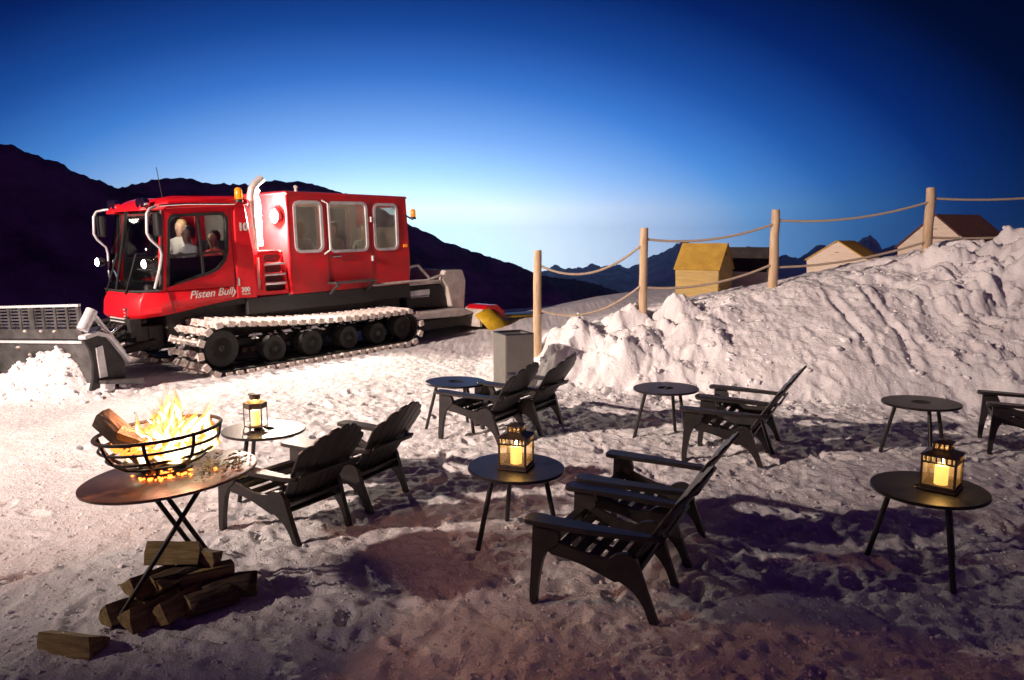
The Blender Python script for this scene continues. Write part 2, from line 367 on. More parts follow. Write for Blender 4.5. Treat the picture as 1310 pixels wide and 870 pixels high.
X, Y = np.meshgrid(gx, gy); Z = ground_h(X, Y)
# footprints trodden into the terrace
rng = np.random.default_rng(5)
for k in range(620):
    fx_, fy_ = rng.uniform(-4.5, 6.5), rng.uniform(2.9, 10.2); a = rng.uniform(0, 6.28); ln = rng.uniform(.11, .15); wd = ln * .42; dp = rng.uniform(.012, .034)
    if fx_ < -3.2 and rng.random() < .6: continue
    i0, i1 = np.searchsorted(gx, [fx_ - .25, fx_ + .25]); j0, j1 = np.searchsorted(gy, [fy_ - .25, fy_ + .25])
    dx = X[j0:j1, i0:i1] - fx_; dy = Y[j0:j1, i0:i1] - fy_
    u = (dx * math.cos(a) + dy * math.sin(a)) / ln; v = (-dx * math.sin(a) + dy * math.cos(a)) / wd; r2 = u * u + v * v
    Z[j0:j1, i0:i1] += -dp * np.exp(-r2 ** 2) + dp * .5 * np.exp(-((np.sqrt(r2) - 1.35) / .3) ** 2)
# two old ski tracks down the bank
for sx in (4.92, 5.42):
    d = X - (sx - (Y - 10.6) * .06 + .03 * np.sin(Y * 5)); Z += (-.05 * np.exp(-(d / .045) ** 2) + .025 * np.exp(-((np.abs(d) - .11) / .05) ** 2)) * sstep(9.6, 10.0, Y) * (1 - sstep(11.2, 11.6, Y))
ny, nx = X.shape
V = np.stack([X.ravel(), Y.ravel(), Z.ravel()], 1)
ii = (np.arange(ny - 1)[:, None] * nx + np.arange(nx - 1)[None, :]).ravel()
Q = np.stack([ii, ii + 1, ii + nx + 1, ii + nx], 1)
me = bpy.data.meshes.new('snow_ground'); me.vertices.add(len(V)); me.vertices.foreach_set('co', V.ravel())
me.loops.add(Q.size); me.loops.foreach_set('vertex_index', Q.ravel().astype(np.int32))
me.polygons.add(len(Q)); me.polygons.foreach_set('loop_start', (np.arange(len(Q)) * 4).astype(np.int32))
me.polygons.foreach_set('use_smooth', np.ones(len(Q), bool))
me.update(); me.validate(); me.materials.append(M_SNOW)
tag(child('snow_ground', me), kind='structure')

# loose clods of snow kicked over the terrace and down the bank
ico = bmesh.new(); bmesh.ops.create_icosphere(ico, subdivisions=1, radius=1); IV = [v.co.copy() for v in ico.verts]; IF = [tuple(v.index for v in f.verts) for f in ico.faces]; ico.free()
def rock(mb, c, r, rnd=random, flat=.7):
    rot = Matrix.Rotation(rnd.uniform(0, 6.28), 3, Vector((rnd.uniform(-1, 1), rnd.uniform(-1, 1), rnd.uniform(.1, 1))).normalized())
    sc = (rnd.uniform(.7, 1.3), rnd.uniform(.7, 1.2), rnd.uniform(.5, .9))
    P = []
    for v in IV:
        q = rot @ Vector((v.x * sc[0], v.y * sc[1], v.z * sc[2])) * r * rnd.uniform(.8, 1.2)
        P.append((q.x + c[0], q.y + c[1], q.z * flat + c[2]))
    mb.add(P, IF)
mb = MB(); cl = []
for k in range(7000):
    y = 2.9 + 3.2 * random.random() ** 1.3; cl.append((random.uniform(-.75, .75) * y * 1.0, y, .003 + .010 * random.random() ** 2))
for k in range(5000):
    x, y = random.uniform(-5, 7.5), 2.9 + 7.6 * random.random() ** 1.5; cl.append((x, y, .004 + .018 * random.random() ** 2))
for k in range(1300):
    x = random.uniform(.2, 9); y = random.uniform(float(np.interp(x, FOOT_X, FOOT_Y)) - .7, float(np.interp(x, CREST_X, CREST_Y)) + .2)
    if 3.6 < x < 5.2 and random.random() < .8: continue
    cl.append((x, y, random.uniform(.008, .022) + .07 * random.random() ** 7))
for k in range(110):
    x = random.uniform(.3, 4.2) if k % 3 else random.uniform(5.5, 9); f = float(np.interp(x, FOOT_X, FOOT_Y)); cl.append((x, f + random.gauss(.35, .45), .015 + .06 * random.random() ** 3))
for k in range(900):
    u = random.gauss(0, 1); cx, cy = random.choice(((-6.35, 10.15), (-6.5, 10.1), (-8.1, 10.5), (-7.2, 10.2))); cl.append((cx + u * .42, cy + random.gauss(0, .30), .008 + .055 * random.random() ** 4))
A = np.array(cl); hz = ground_h(A[:, 0], A[:, 1])
for (x, y, r), z in zip(cl, hz): rock(mb, (x, y, z + r * .15), r)
tag(mb.build('snow_clods', M_CLOD), 'loose clods of snow scattered over the terrace and the bank', 'snow', kind='stuff')

# ------------------------------------------------------------------ mountains (solid ridges at their own distances)
PT = math.atan(125 / 946)
def az_el(px, py):
    x = (px - 655) / 946; y = -(py - 435) / 946
    d = Vector((x, math.cos(PT) + y * math.sin(PT), -math.sin(PT) + y * math.cos(PT))); return math.atan2(d.x, d.y), d.z / math.hypot(d.x, d.y)
def ridge(name, pts, D, depth, zb, rough, mtl, n=260, rows=26, seed=0, teeth=0):
    ae = [az_el(*p) for p in pts]; A_ = np.array([a for a, e in ae]); E_ = np.array([e for a, e in ae])
    az = np.linspace(A_[0], A_[-1], n); el = np.interp(az, A_, E_)
    top = CAM_Z + el * D; s = np.linspace(-1, 1, 2 * rows + 1)
    AZ, SS = np.meshgrid(az, s); TOP = np.tile(top, (len(s), 1))
    rr = D + SS * depth
    xx = rr * np.sin(AZ); yy = rr * np.cos(AZ)
    k = np.abs(SS); prof = (1 - k) ** 1.15
    ns = fbm(xx / depth * 2.6 + seed, yy / depth * 2.6, 5, seed, gain=.55, ridge=True)
    zz = zb + (TOP - zb) * prof + (TOP - zb) * rough * ns * np.clip(k * 4, 0, 1) * np.clip((1 - k) * 3, 0, 1)
    if teeth:
        tt = fbm(az * D / teeth, az * 0 + seed, 4, seed + 5, gain=.6) * teeth * .55
        zz = zz + tt[None, :] * np.exp(-(k * 5) ** 2)
    V = np.stack([xx.ravel(), yy.ravel(), zz.ravel()], 1); nr, nc = xx.shape
    F = [(j * nc + i, j * nc + i + 1, (j + 1) * nc + i + 1, (j + 1) * nc + i) for j in range(nr - 1) for i in range(nc - 1)]
    me = bpy.data.meshes.new(name); me.from_pydata(V.tolist(), [], F)
    me.materials.append(mtl)
    for p in me.polygons: p.use_smooth = True
    return tag(child(name, me), kind='structure')
ridge('mountain_slope', [(-420, 120), (-160, 150), (-60, 168), (0, 184), (25, 190), (45, 197), (75, 208), (105, 225), (135, 235), (170, 246), (230, 262), (330, 300), (430, 345), (520, 400), (620, 470)], 900, 620, -260, .10, M_ROCK, seed=3, teeth=7)
ridge('mountain_ridge', [(-300, 240), (60, 262), (120, 244), (165, 238), (195, 231), (218, 227), (232, 226), (250, 231), (275, 235), (310, 236), (350, 231), (385, 233), (410, 238), (440, 247), (480, 262), (525, 288), (560, 305), (600, 321), (640, 333), (680, 346), (720, 375), (780, 420)], 1500, 900, -420, .10, M_ROCK, seed=8, teeth=9)
ridge('forest_ridge', [(420, 330), (560, 330), (620, 334), (655, 341), (695, 353), (725, 356), (764, 364), (790, 372), (816, 379), (850, 392), (920, 420)], 2600, 1500, -620, .08, M_FOREST, seed=14, teeth=12)
ridge('far_mountains', [(560, 352), (640, 349), (680, 349), (700, 346), (712, 339), (722, 343), (736, 344), (746, 343), (756, 334), (769, 341), (782, 342), (795, 339), (805, 343), (818, 338), (831, 330), (847, 322), (862, 315), (875, 308), (893, 311), (915, 317), (935, 321), (956, 317), (979, 318), (995, 331), (1005, 327), (1021, 330), (1043, 316), (1053, 314), (1083, 312), (1099, 308), (1113, 302), (1120, 308), (1128, 319), (1144, 312), (1157, 315), (1180, 320), (1260, 318), (1400, 316), (1700, 322)], 14000, 5200, -900, .22, M_FAR, n=700, rows=40, seed=23, teeth=110)

# ------------------------------------------------------------------ evening haze in the valley
hzm = bpy.data.materials.new('haze'); hzm.use_nodes = True; hzm.node_tree.nodes.clear()
pv = hzm.node_tree.nodes.new('ShaderNodeVolumePrincipled'); pv.inputs['Color'].default_value = (.62, .82, 1, 1); pv.inputs['Density'].default_value = 2.2e-5; pv.inputs['Anisotropy'].default_value = .8
ho_ = hzm.node_tree.nodes.new('ShaderNodeOutputMaterial'); hzm.node_tree.links.new(pv.outputs[0], ho_.inputs['Volume'])
hz_ = MB().box((0, 8200, -1850), (42000, 23000, 4500)).build('haze', hzm); tag(hz_, 'thin blue evening haze over the far valley', 'haze', kind='stuff')

# ------------------------------------------------------------------ snow groomer
cat_ = bpy.data.objects.new('snow_groomer', None); COL.objects.link(cat_)
fxv = Vector((-math.sin(VH) * math.cos(VP_), -math.cos(VH) * math.cos(VP_), -math.sin(VP_))); lyv = Vector((math.cos(VH), -math.sin(VH), 0)); uzv = fxv.cross(lyv)
CM = Matrix((fxv, lyv, uzv)).transposed().to_4x4(); CM.translation = VO + Vector((0, 0, .0)); cat_.matrix_world = CM
tag(cat_, 'red tracked snow groomer with passenger cabin and front blade parked on the snow', 'snow groomer')
W2 = .80
side = lambda u, v, t: (u, t, v)       # outline in x-z, thickness along y
def rbox(name, c, d, m, parent, bev=.015): return MB().box(c, d).build(name, m, parent, bevel=bev)

# chassis
mb = MB(); mb.box((-1.9, 0, .80), (4.9, 1.15, .62)); mb.box((-1.0, 0, 1.10), (3.2, 1.5, .12)); mb.box((.55, 0, .62), (.5, .9, .4))
chs = mb.build('chassis', M_DARK, cat_, bevel=.02)
mb = MB()
for s in (-1, 1):
    mb.box((-2.6, s * .74, 1.0), (3.7, .10, .30)); 
mb.build('side_skirt', M_BLACK, cat_, bevel=.02)
# tracks
def track_path(pitch):
    c0 = (.08, .44); r0 = .37; c1 = (-3.72, .35); r1 = .285; P = []
    for k in range(41):
        a = R(-90 + 180 * k / 40); P.append((c0[0] + r0 * math.cos(a) * 1.1, c0[1] + r0 * math.sin(a)))
    for k in range(1, 40): 
        t = k / 40; P.append((c0[0] + (c1[0] - c0[0]) * t, (c0[1] + r0) * (1 - t) + (c1[1] + r1) * t - .06 * math.sin(math.pi * t)))
    for k in range(41):
        a = R(90 + 180 * k / 40); P.append((c1[0] + r1 * math.cos(a), c1[1] + r1 * math.sin(a)))
    for k in range(1, 40):
        t = k / 40; P.append((c1[0] + (c0[0] - c1[0]) * t, .067))
    P.append(P[0]); d = [0]
    for i in range(1, len(P)): d.append(d[-1] + math.hypot(P[i][0] - P[i - 1][0], P[i][1] - P[i - 1][1]))
    n = int(d[-1] / pitch); out = []
    for i in range(n):
        q = d[-1] * i / n; x = np.interp(q, d, [p[0] for p in P]); z = np.interp(q, d, [p[1] for p in P]); e = (q + .03) % d[-1]
        x2 = np.interp(e, d, [p[0] for p in P]); z2 = np.interp(e, d, [p[1] for p in P]); out.append((x, z, math.atan2(z2 - z, x2 - x)))
    return out
# one cleat: shaped aluminium grouser, turned-down ends
mb = MB()
mb.prism([(-.045, 0), (.045, 0), (.03, .045), (.012, .095), (-.012, .095), (-.03, .045)], -.46, .46, lambda u, v, t: (u, t, -v))
mb.box((0, .465, -.035), (.11, .05, .09)); mb.box((0, -.465, -.035), (.11, .05, .09)); mb.box((0, .2, -.02), (.13, .10, .05)); mb.box((0, -.2, -.02), (.13, .10, .05))
cle = bpy.data.meshes.new('cleat'); cle.from_pydata(mb.v, [], mb.f); cle.materials.append(M_ALU)
for s in (1, -1):
    yc = s * 1.07
    tr = MB()
    for off in (-.30, 0, .30):
        pp = track_path(.09)
        n = len(pp); V = []; F = []
        for (x, z, a) in pp:
            nx_, nz_ = -math.sin(a), math.cos(a)
            for w in (-.09, .09):
                for th in (.0, .028): V.append((x + nx_ * th, yc + off + w, z + nz_ * th))
        for i in range(n):
            j = (i + 1) % n
            for q in ((0, 1), (1, 3), (3, 2), (2, 0)): F.append((i * 4 + q[0], i * 4 + q[1], j * 4 + q[1], j * 4 + q[0]))
        tr.add(V, F)
    belt = tr.build('track', M_RUBBER, cat_, smooth=40)
    for (x, z, a) in track_path(.185):
        c = child('cleat', cle, belt); c.location = (x, yc, z); c.rotation_euler = (0, -a, 0)
    ps = MB(); rp_ = random.Random(9 + s)
    for (x, z, a) in track_path(.05):
        if rp_.random() < .75: rock(ps, (x + math.sin(a) * rp_.uniform(.0, .05), yc + rp_.uniform(-.43, .43), z - math.cos(a) * rp_.uniform(.0, .05)), rp_.uniform(.02, .055), rp_, .7)
    for k in range(60): rock(ps, (rp_.uniform(-3.7, .2), yc + rp_.uniform(-.3, .2), .53 + rp_.uniform(-.02, .03) * 1), rp_.uniform(.02, .05), rp_, .5)
    tag(ps.build('packed_snow', M_CLOD, belt), kind='stuff')
    for (x, z, r) in ((.06, .44, .31), (-.88, .31, .23), (-1.62, .31, .23), (-2.42, .305, .22), (-3.1, .30, .21), (-3.72, .35, .22)):
        Mx = Matrix.Rotation(R(90), 3, 'X')
        wl = MB().lathe([(r * .55, -.13), (r * .93, -.13), (r, -.09), (r, .09), (r * .93, .13), (r * .55, .13), (r * .55, -.13)], 28, Mx, (x, s * 1.20, z)).build('wheel', M_RUBBER, cat_, smooth=35)
        MB().lathe([(.05, -.10), (r * .56, -.10), (r * .56, .09), (r * .45, .10), (r * .38, .05), (.09, .05), (.08, .12), (.05, .13), (.0, .13)], 24, Mx @ Matrix.Rotation(R(180), 3, 'X'), (x, s * 1.20, z)).build('rim', M_BIN, wl, smooth=35)
        bb = MB()
        for k in range(6):
            a = k * math.pi / 3; bb.box((x + r * .30 * math.cos(a), s * 1.275, z + r * .30 * math.sin(a)), (.03, .03, .03))
        bb.build('wheel_nuts', M_LIGHTSTEEL, wl)
    MB().bar((-3.8, s * .85, .38), (.1, s * .85, .44), .10, .14).build('track_beam', M_DARK, cat_, bevel=.02)

# driver's cab --------------------------------------------------------------
mb = MB()
# nose: rings from the sill to the foot of the windscreen
def ring(z, f, w, xr=-.86):
    return [(xr, -w, z), (f - .42, -w, z), (f - .14, -w * .82, z), (f, -w * .42, z), (f, w * .42, z), (f - .14, w * .82, z), (f - .42, w, z), (xr, w, z)]
def loft(mb, rings, cap=(1, 1)):
    n = len(rings[0]); V = [p for r in rings for p in r]; F = []
    for i in range(len(rings) - 1):
        for k in range(n): F.append((i * n + k, i * n + (k + 1) % n, (i + 1) * n + (k + 1) % n, (i + 1) * n + k))
    if cap[0]: F.append(tuple(reversed(range(n))))
    if cap[1]: F.append(tuple((len(rings) - 1) * n + k for k in range(n)))
    mb.add(V, F)
def sring(z0, z1, f, w, xr=-.86):   # sill that climbs towards the rear
    R_ = ring(0, f, w, xr); return [(x, y, z1 + (z0 - z1) * min(1, max(0, (x - xr) / (f - xr)))) for x, y, z in R_]
loft(mb, [sring(.93, 1.17, 1.06, .74), sring(1.0, 1.2, 1.12, .78), sring(1.22, 1.28, 1.09, W2), sring(1.36, 1.36, 1.02, W2)], (1, 1))
nose = mb.build('cab_body', M_RED, cat_, smooth=50, bevel=.015, seg=2)
# side panels with the door glass opening
win = [(.60, 1.42), (.50, 2.45), (.44, 2.54), (-.42, 2.58), (-.49, 2.50), (-.50, 2.40), (-.47, 1.95), (-.41, 1.78), (-.28, 1.65), (-.12, 1.585), (.06, 1.54), (.30, 1.485)]
for s in (1, -1):
    outer = [(.70, 1.365), (.66, 1.95), (.58, 2.60), (.50, 2.66), (-.84, 2.70), (-.86, 1.365)]
    sp = plate('side_panel', outer, [win], s * (W2 - .05), s * W2, side, M_RED, cat_)
    fr = plate('door_seal', win, [grow(win, -.045)], s * (W2 - .06), s * (W2 + .012), side, M_RUBBER, cat_)
    pane = MB().prism(grow(win, -.04), s * (W2 - .035), s * (W2 - .028), side).build('door_window', M_TINT, cat_)
    MB().bar((-.02, s * (W2 - .02), 1.56), (.0, s * (W2 - .02), 2.55), .03, .05, (0, 1, 0)).build('window_bar', M_BLACK, pane)
    MB().bar((.56, s * (W2 - .015), 1.9), (-.46, s * (W2 - .015), 1.95), .03, .03).build('window_bar', M_BLACK, pane)
    # black lower half of the door glass
    low = [(.565, 1.44), (.535, 1.86), (-.455, 1.88), (-.40, 1.79), (-.28, 1.67), (-.12, 1.60), (.06, 1.555), (.30, 1.50)]
    MB().prism(low, s * (W2 - .056), s * (W2 - .048), side).build('lower_window_panel', M_BLACK, pane)
    MB().bar((.60, s * (W2 + .004), 1.40), (.50, s * (W2 + .004), 1.02), .006, .022, (0, 1, 0)).build('door_gap', M_BLACK, cat_)
    MB().bar((-.535, s * (W2 + .004), 2.66), (-.56, s * (W2 + .004), 1.19), .006, .016, (0, 1, 0)).build('door_gap', M_BLACK, cat_)
    MB().box((-.60, s * (W2 + .02), 1.43), (.05, .035, .15)).build('door_handle', M_CHROME, cat_, bevel=.01)
# rear pillar proud of the cab, raked
MB().prism([(-.56, 1.16), (-.60, 2.66), (-.66, 2.74), (-.80, 2.72), (-.92, 1.9), (-.93, 1.14)], W2 - .3, W2 + .03, side).build('rear_pillar', M_RED, cat_, bevel=.015)
MB().prism([(-.56, 1.16), (-.60, 2.66), (-.66, 2.74), (-.80, 2.72), (-.92, 1.9), (-.93, 1.14)], -W2 - .03, -W2 + .3, side).build('rear_pillar', M_RED, cat_, bevel=.015)
MB().box((-.84, 0, 1.75), (.04, 1.5, .9)).build('cab_rear_wall', M_RED, cat_)
# roof
mb = MB()
loft(mb, [[(-.88, -.82, 2.70), (.50, -.82, 2.62), (.78, -.5, 2.60), (.80, .5, 2.60), (.50, .82, 2.62), (-.88, .82, 2.70)],
          [(-.88, -.80, 2.80), (.46, -.80, 2.75), (.74, -.5, 2.68), (.74, .5, 2.68), (.46, .80, 2.75), (-.88, .80, 2.80)],
          [(-.84, -.6, 2.85), (.30, -.6, 2.83), (.55, -.4, 2.78), (.55, .4, 2.78), (.30, .6, 2.83), (-.84, .6, 2.85)]])
roof = mb.build('roof', M_RED, cat_, smooth=40, bevel=.02, seg=2)
MB().tube([(-.62, .84, 2.71), (.2, .85, 2.70), (.62, .83, 2.67)], .018, 8).build('roof_rail', M_CHROME, roof, smooth=60)
for y in (-.6, -.45, .45, .6):
    lp = MB().lathe([(.0, -.04), (.06, -.04), (.075, 0), (.075, .05), (.0, .055)], 14, Matrix.Rotation(R(90), 3, 'Y'), (.72, y, 2.72)).build('roof_lamp', M_CHROME, cat_, smooth=40)
MB().tube([(.5, .7, 2.8), (.56, .72, 3.25)], .006, 5).build('aerial', M_BLACK, cat_)
mb = MB(); loft(mb, [[(.62, -.78, 2.56), (.78, -.78, 2.58), (.78, -.45, 2.58), (.62, -.45, 2.56)], [(.5, -.76, 2.74), (.7, -.74, 2.70), (.7, -.48, 2.70), (.5, -.46, 2.74)]])
mb.build('roof_lamp_housing', M_RED, cat_, bevel=.02)
# windscreen: three facets, raked
wb = [(.68, W2 - .02, 1.38), (.93, .60, 1.37), (1.00, .30, 1.37), (1.00, -.30, 1.37), (.93, -.60, 1.37), (.68, -W2 + .02, 1.38)]
wt = [(.56, W2 - .03, 2.60), (.70, .56, 2.61), (.74, .30, 2.61), (.74, -.30, 2.61), (.70, -.56, 2.61), (.56, -W2 + .03, 2.60)]
n = len(wb)
ws = MB().add(wb + wt, [(i, i + 1, n + i + 1, n + i) for i in range(n - 1)]).build('windscreen', M_TINT, cat_, smooth=60)
so = ws.modifiers.new('thick', 'SOLIDIFY'); so.thickness = .008
for i in (0, n - 1): MB().tube([wb[i], wt[i]], .035, 8).build('pillar', M_BLACK, cat_, smooth=60)
MB().tube([(1.02, 0, 1.38), (.755, 0, 2.61)], .022, 6).build('pillar', M_BLACK, cat_, smooth=60)
MB().tube([(x + .01, y, z) for x, y, z in wb], .022, 6).build('windscreen_seal', M_RUBBER, ws, smooth=60)
for y0, y1 in ((.35, .62), (-.35, -.05)):
    MB().tube([(1.04, y0, 1.33), (1.0, (y0 + y1) / 2, 1.6), (.94, y1, 1.95)], .014, 5).build('wiper', M_BLACK, cat_)
MB().box((-.14, 0, 2.585), (1.36, 1.42, .02)).build('headliner', M_LINING, cat_)
MB().box((-.80, 0, 1.95), (.03, 1.46, 1.2)).build('rear_lining', M_LINING, cat_)
# dashboard, seats, steering inside
MB().box((.62, 0, 1.42), (.5, 1.4, .12)).build('dashboard', M_BLACK, cat_, bevel=.03)
mb = MB(); mb.box((.50, .30, 1.62), (.42, .5, .02), Matrix.Rotation(R(-20), 3, 'Y')); mb.build('dashboard_sheet', M_BEIGE, cat_)
for y in (.34, -.34):
    st = MB().box((-.35, y, 1.50), (.48, .46, .14)).build('seat', M_BLACK, cat_, bevel=.04, seg=2)
    MB().box((-.62, y, 1.82), (.12, .46, .6), Matrix.Rotation(R(-8), 3, 'Y')).build('seat_back', M_BLACK, st, bevel=.04, seg=2)
MB().lathe([(.17, -.015), (.19, 0), (.17, .015)], 20, Matrix.Rotation(R(60), 3, 'Y'), (.28, .34, 1.72)).build('steering_wheel', M_BLACK, cat_, smooth=60)
# front below the nose: grille, bumper clutter
gr = MB().box((1.02, .12, 1.0), (.12, .62, .26)).build('grille', M_BLACK, cat_, bevel=.01)
for k in range(5): MB().box((1.085, .12, .90 + k * .05), (.02, .56, .018)).build('grille_bar', M_LIGHTSTEEL, gr)
mb = MB()
for y in (-.45, .45):
    mb.tube([(.7, y, .55), (1.5, y * 1.3, .45), (1.95, y * 1.5, .35)], .065, 8); mb.tube([(.8, y * .9, .9), (1.7, y * 1.2, .75)], .045, 8); mb.tube([(1.2, y, .83), (1.85, y * 1.4, .70)], .028, 8)
mb.box((.95, 0, .72), (.18, 1.2, .22)); mb.box((1.45, 0, .5), (.2, 1.1, .16)); mb.box((1.05, .55, .82), (.16, .2, .28))
mb.build('blade_arms', M_DARK, cat_, smooth=40)
mb = MB()
for k in range(7): 
    y = -.5 + k * .17; mb.tube([(.98, y, .9), (1.2, y + .05, .72 - .03 * (k % 3)), (1.5, y + .1, .66), (1.8, y * 1.2, .8)], .016, 6)
mb.build('hydraulic_hoses', M_RUBBER, cat_, smooth=60)
MB().tube([(1.2, .5, .88), (1.75, .75, .62)], .035, 8).build('hydraulic_ram', M_CHROME, cat_, smooth=60)
MB().tube([(1.2, -.5, .88), (1.75, -.75, .62)], .035, 8).build('hydraulic_ram', M_CHROME, cat_, smooth=60)
# mirrors on bent tube brackets and working headlights
for s in (1, -1):
    y = s * .97
    br = MB().tube([(.66, s * .80, 2.66), (.72, y - s * .04, 2.65), (.83, y, 2.62), (.88, y, 2.54), (.90, y, 2.26), (.86, y, 2.17), (.73, y, 2.04), (.71, y, 1.93), (.74, y - s * .05, 1.71), (.78, s * .80, 1.42)], .021, 8).build('mirror_bracket', M_LIGHTSTEEL, cat_, smooth=60)
    mi = MB().box((.76, s * 1.01, 2.38), (.09, .19, .35)).build('mirror', M_BLACK, cat_, bevel=.03, seg=2)
    MB().box((.715, s * 1.01, 2.38), (.008, .15, .30)).build('mirror_glass', M_CHROME, mi)
    hl = MB().lathe([(.0, -.06), (.05, -.06), (.075, 0), (.08, .05), (.07, .055)], 18, Matrix.Rotation(R(90), 3, 'Y'), (.88, s * .86, 1.80)).build('headlight', M_BLACK, cat_, smooth=50)
    MB().lathe([(.0, .056), (.066, .056), (.05, .075), (.0, .08)], 18, Matrix.Rotation(R(90), 3, 'Y'), (.88, s * .86, 1.80)).build('lens', M_LAMP, hl, smooth=60)
for s in (1, -1):
    ld = bpy.data.lights.new('headlight_light', 'SPOT'); ld.energy = 60; ld.color = (.8, .9, 1); ld.spot_size = R(80); ld.spot_blend = .8; ld.shadow_soft_size = .05
    lo = bpy.data.objects.new('headlight_light', ld); COL.objects.link(lo); lo.parent = cat_; lo.location = (1.0, s * .86, 1.80); lo.rotation_euler = Vector((1, 0, -.35)).to_track_quat('-Z', 'Y').to_euler()
# beacon and rear lamp
for (x, y, z, sc) in ((-.72, .80, 2.74, 1.0), (-4.50, .90, 2.45, .85)):
    b = MB().lathe([(.0, 0), (.07 * sc, 0), (.07 * sc, .04), (.055 * sc, .05), (.0, .05)], 16, None, (x, y, z)).build('beacon_base', M_BLACK, cat_, smooth=40)
    MB().lathe([(.055 * sc, .05), (.062 * sc, .08), (.06 * sc, .20 * sc), (.04 * sc, .235 * sc), (.0, .245 * sc)], 16, None, (x, y, z)).build('beacon_lens', M_ORANGE, b, smooth=60)
MB().tube([(-4.35, .78, 2.55), (-4.50, .90, 2.44)], .018, 6).build('lamp_bracket', M_BLACK, cat_)

# exhaust stack, heat shield, ladder, work lamp
MB().tube([(-1.05, .62, 1.2), (-1.05, .62, 2.86), (-1.08, .62, 2.97), (-1.16, .62, 3.07), (-1.28, .62, 3.16)], .068, 16).build('exhaust_pipe', M_BRUSH, cat_, smooth=50)
MB().tube([(-1.30, .34, 2.0), (-1.30, .34, 2.80), (-1.26, .34, 2.90), (-1.32, .34, 3.0)], .085, 16).build('air_intake', M_BRUSH, cat_, smooth=50)
plate('heat_shield', [(-.90, 1.95), (-.86, 2.72), (-.96, 2.78), (-1.02, 1.95)], [], .70, .72, side, M_BRUSH, cat_)
lad = MB()
plate('ladder_panel', [(-.95, 1.16), (-.98, 1.86), (-1.06, 1.93), (-1.42, 1.93), (-1.52, 1.84), (-1.60, 1.16)],
      [rrect(-1.08, -1.0, 1.26, 1.82, .03), rrect(-1.48, -1.14, 1.72, 1.86, .05), rrect(-1.50, -1.14, 1.54, 1.67, .05), rrect(-1.52, -1.14, 1.38, 1.49, .04), rrect(-1.54, -1.14, 1.23, 1.33, .04)],
      .70, .76, side, M_RED, cat_, bevel=.008)
for z in (1.695, 1.515, 1.355):
    MB().tube([(-1.12, .78, z), (-1.3, .84, z), (-1.52, .78, z)], .02, 6).build('ladder_rung', M_LIGHTSTEEL, cat_, smooth=60)
MB().box((-1.25, .35, 1.55), (.7, .6, .75)).build('engine_cover', M_DARK, cat_, bevel=.03)
wl = MB().lathe([(0, -.05), (.10, -.05), (.13, .02), (.13, .06), (.115, .065)], 20, Matrix.Rotation(R(90), 3, 'Y'), (-1.60, .52, 2.52)).build('work_lamp', M_BLACK, cat_, smooth=50)
MB().lathe([(0, .075), (.112, .066)], 20, Matrix.Rotation(R(90), 3, 'Y'), (-1.60, .52, 2.52)).build('lens', M_WLAMP, wl)
ld = bpy.data.lights.new('work_lamp_light', 'POINT'); ld.energy = 700; ld.color = (1, .86, .68); ld.shadow_soft_size = .07
lo = bpy.data.objects.new('work_lamp_light', ld); COL.objects.link(lo); lo.parent = wl; lo.location = (-1.43, .56, 2.54)

# passenger cabin ------------------------------------------------------------
X0, X1, ZB = -1.66, -4.40, 1.14
ztop = lambda x: 2.91 + (x - X0) / (X1 - X0) * -.04
wins = [(-2.33, -1.77, 1.89, 2.76), (-3.37, -2.50, 1.87, 2.755), (-4.14, -3.57, 1.87, 2.735)]
for s in (1, -1):
    pn = plate('cabin_side', [(X0, ZB), (X0 + .02, ztop(X0)), (X1, ztop(X1)), (X1 - .06, 1.7), (X1 - .02, ZB)], [rrect(a, b, c, d, .10) for a, b, c, d in wins], s * (W2 - .04), s * W2, side, M_REDW, cat_)
    for a, b, c, d in wins:
        w = rrect(a, b, c, d, .10)
        g = MB().prism(grow(w, .01), s * (W2 - .03), s * (W2 - .024), side).build('window', M_FOG, cat_)
        plate('window_frame', grow(w, .03), [grow(w, -.022)], s * (W2 - .02), s * (W2 + .016), side, M_LIGHTSTEEL, g)
    MB().tube([(-2.36, s * .80, 2.80), (-2.44, s * .87, 2.74), (-2.45, s * .87, 1.90), (-2.36, s * .80, 1.82)], .02, 8).build('grab_rail', M_LIGHTSTEEL, cat_, smooth=60)
    MB().bar((-2.44, s * (W2 + .004), 2.80), (-2.44, s * (W2 + .004), ZB), .006, .014, (0, 1, 0)).build('door_gap', M_BLACK, cat_)
    MB().bar((-3.47, s * (W2 + .004), 2.80), (-3.47, s * (W2 + .004), ZB), .006, .014, (0, 1, 0)).build('door_gap', M_BLACK, cat_)
    MB().box((-2.62, s * (W2 + .02), 1.77), (.20, .03, .035)).build('door_handle', M_CHROME, cat_, bevel=.008)
    for z in (2.45, 1.70): MB().tube([(-3.47, s * (W2 + .02), z - .05), (-3.47, s * (W2 + .02), z + .05)], .025, 8).build('door_hinge', M_LIGHTSTEEL, cat_, smooth=60)
    MB().box((X1 + .06, s * (W2 + .01), 1.92), (.10, .02, .06)).build('reflector', M_ORANGE, cat_)
    MB().box((X1 - .05, s * (W2 - .06), 1.60), (.06, .10, .14)).build('tail_lamp', M_BEIGE, cat_, bevel=.015)
    stp = MB().box((-2.87, s * .95, 1.29), (1.0, .28, .035)).build('step', M_STEEL, cat_, bevel=.008)
    mb = MB()
    for x in (-2.45, -3.28): mb.bar((x, s * .80, 1.08), (x, s * 1.06, 1.26), .05, .03)
    mb.build('step_bracket', M_STEEL, stp)
MB().prism([(-.78, ZB), (-.78, 2.90), (.78, 2.90), (.78, ZB)], X0 - .04, X0, lambda u, v, t: (t, u, v)).build('cabin_front', M_REDW, cat_)
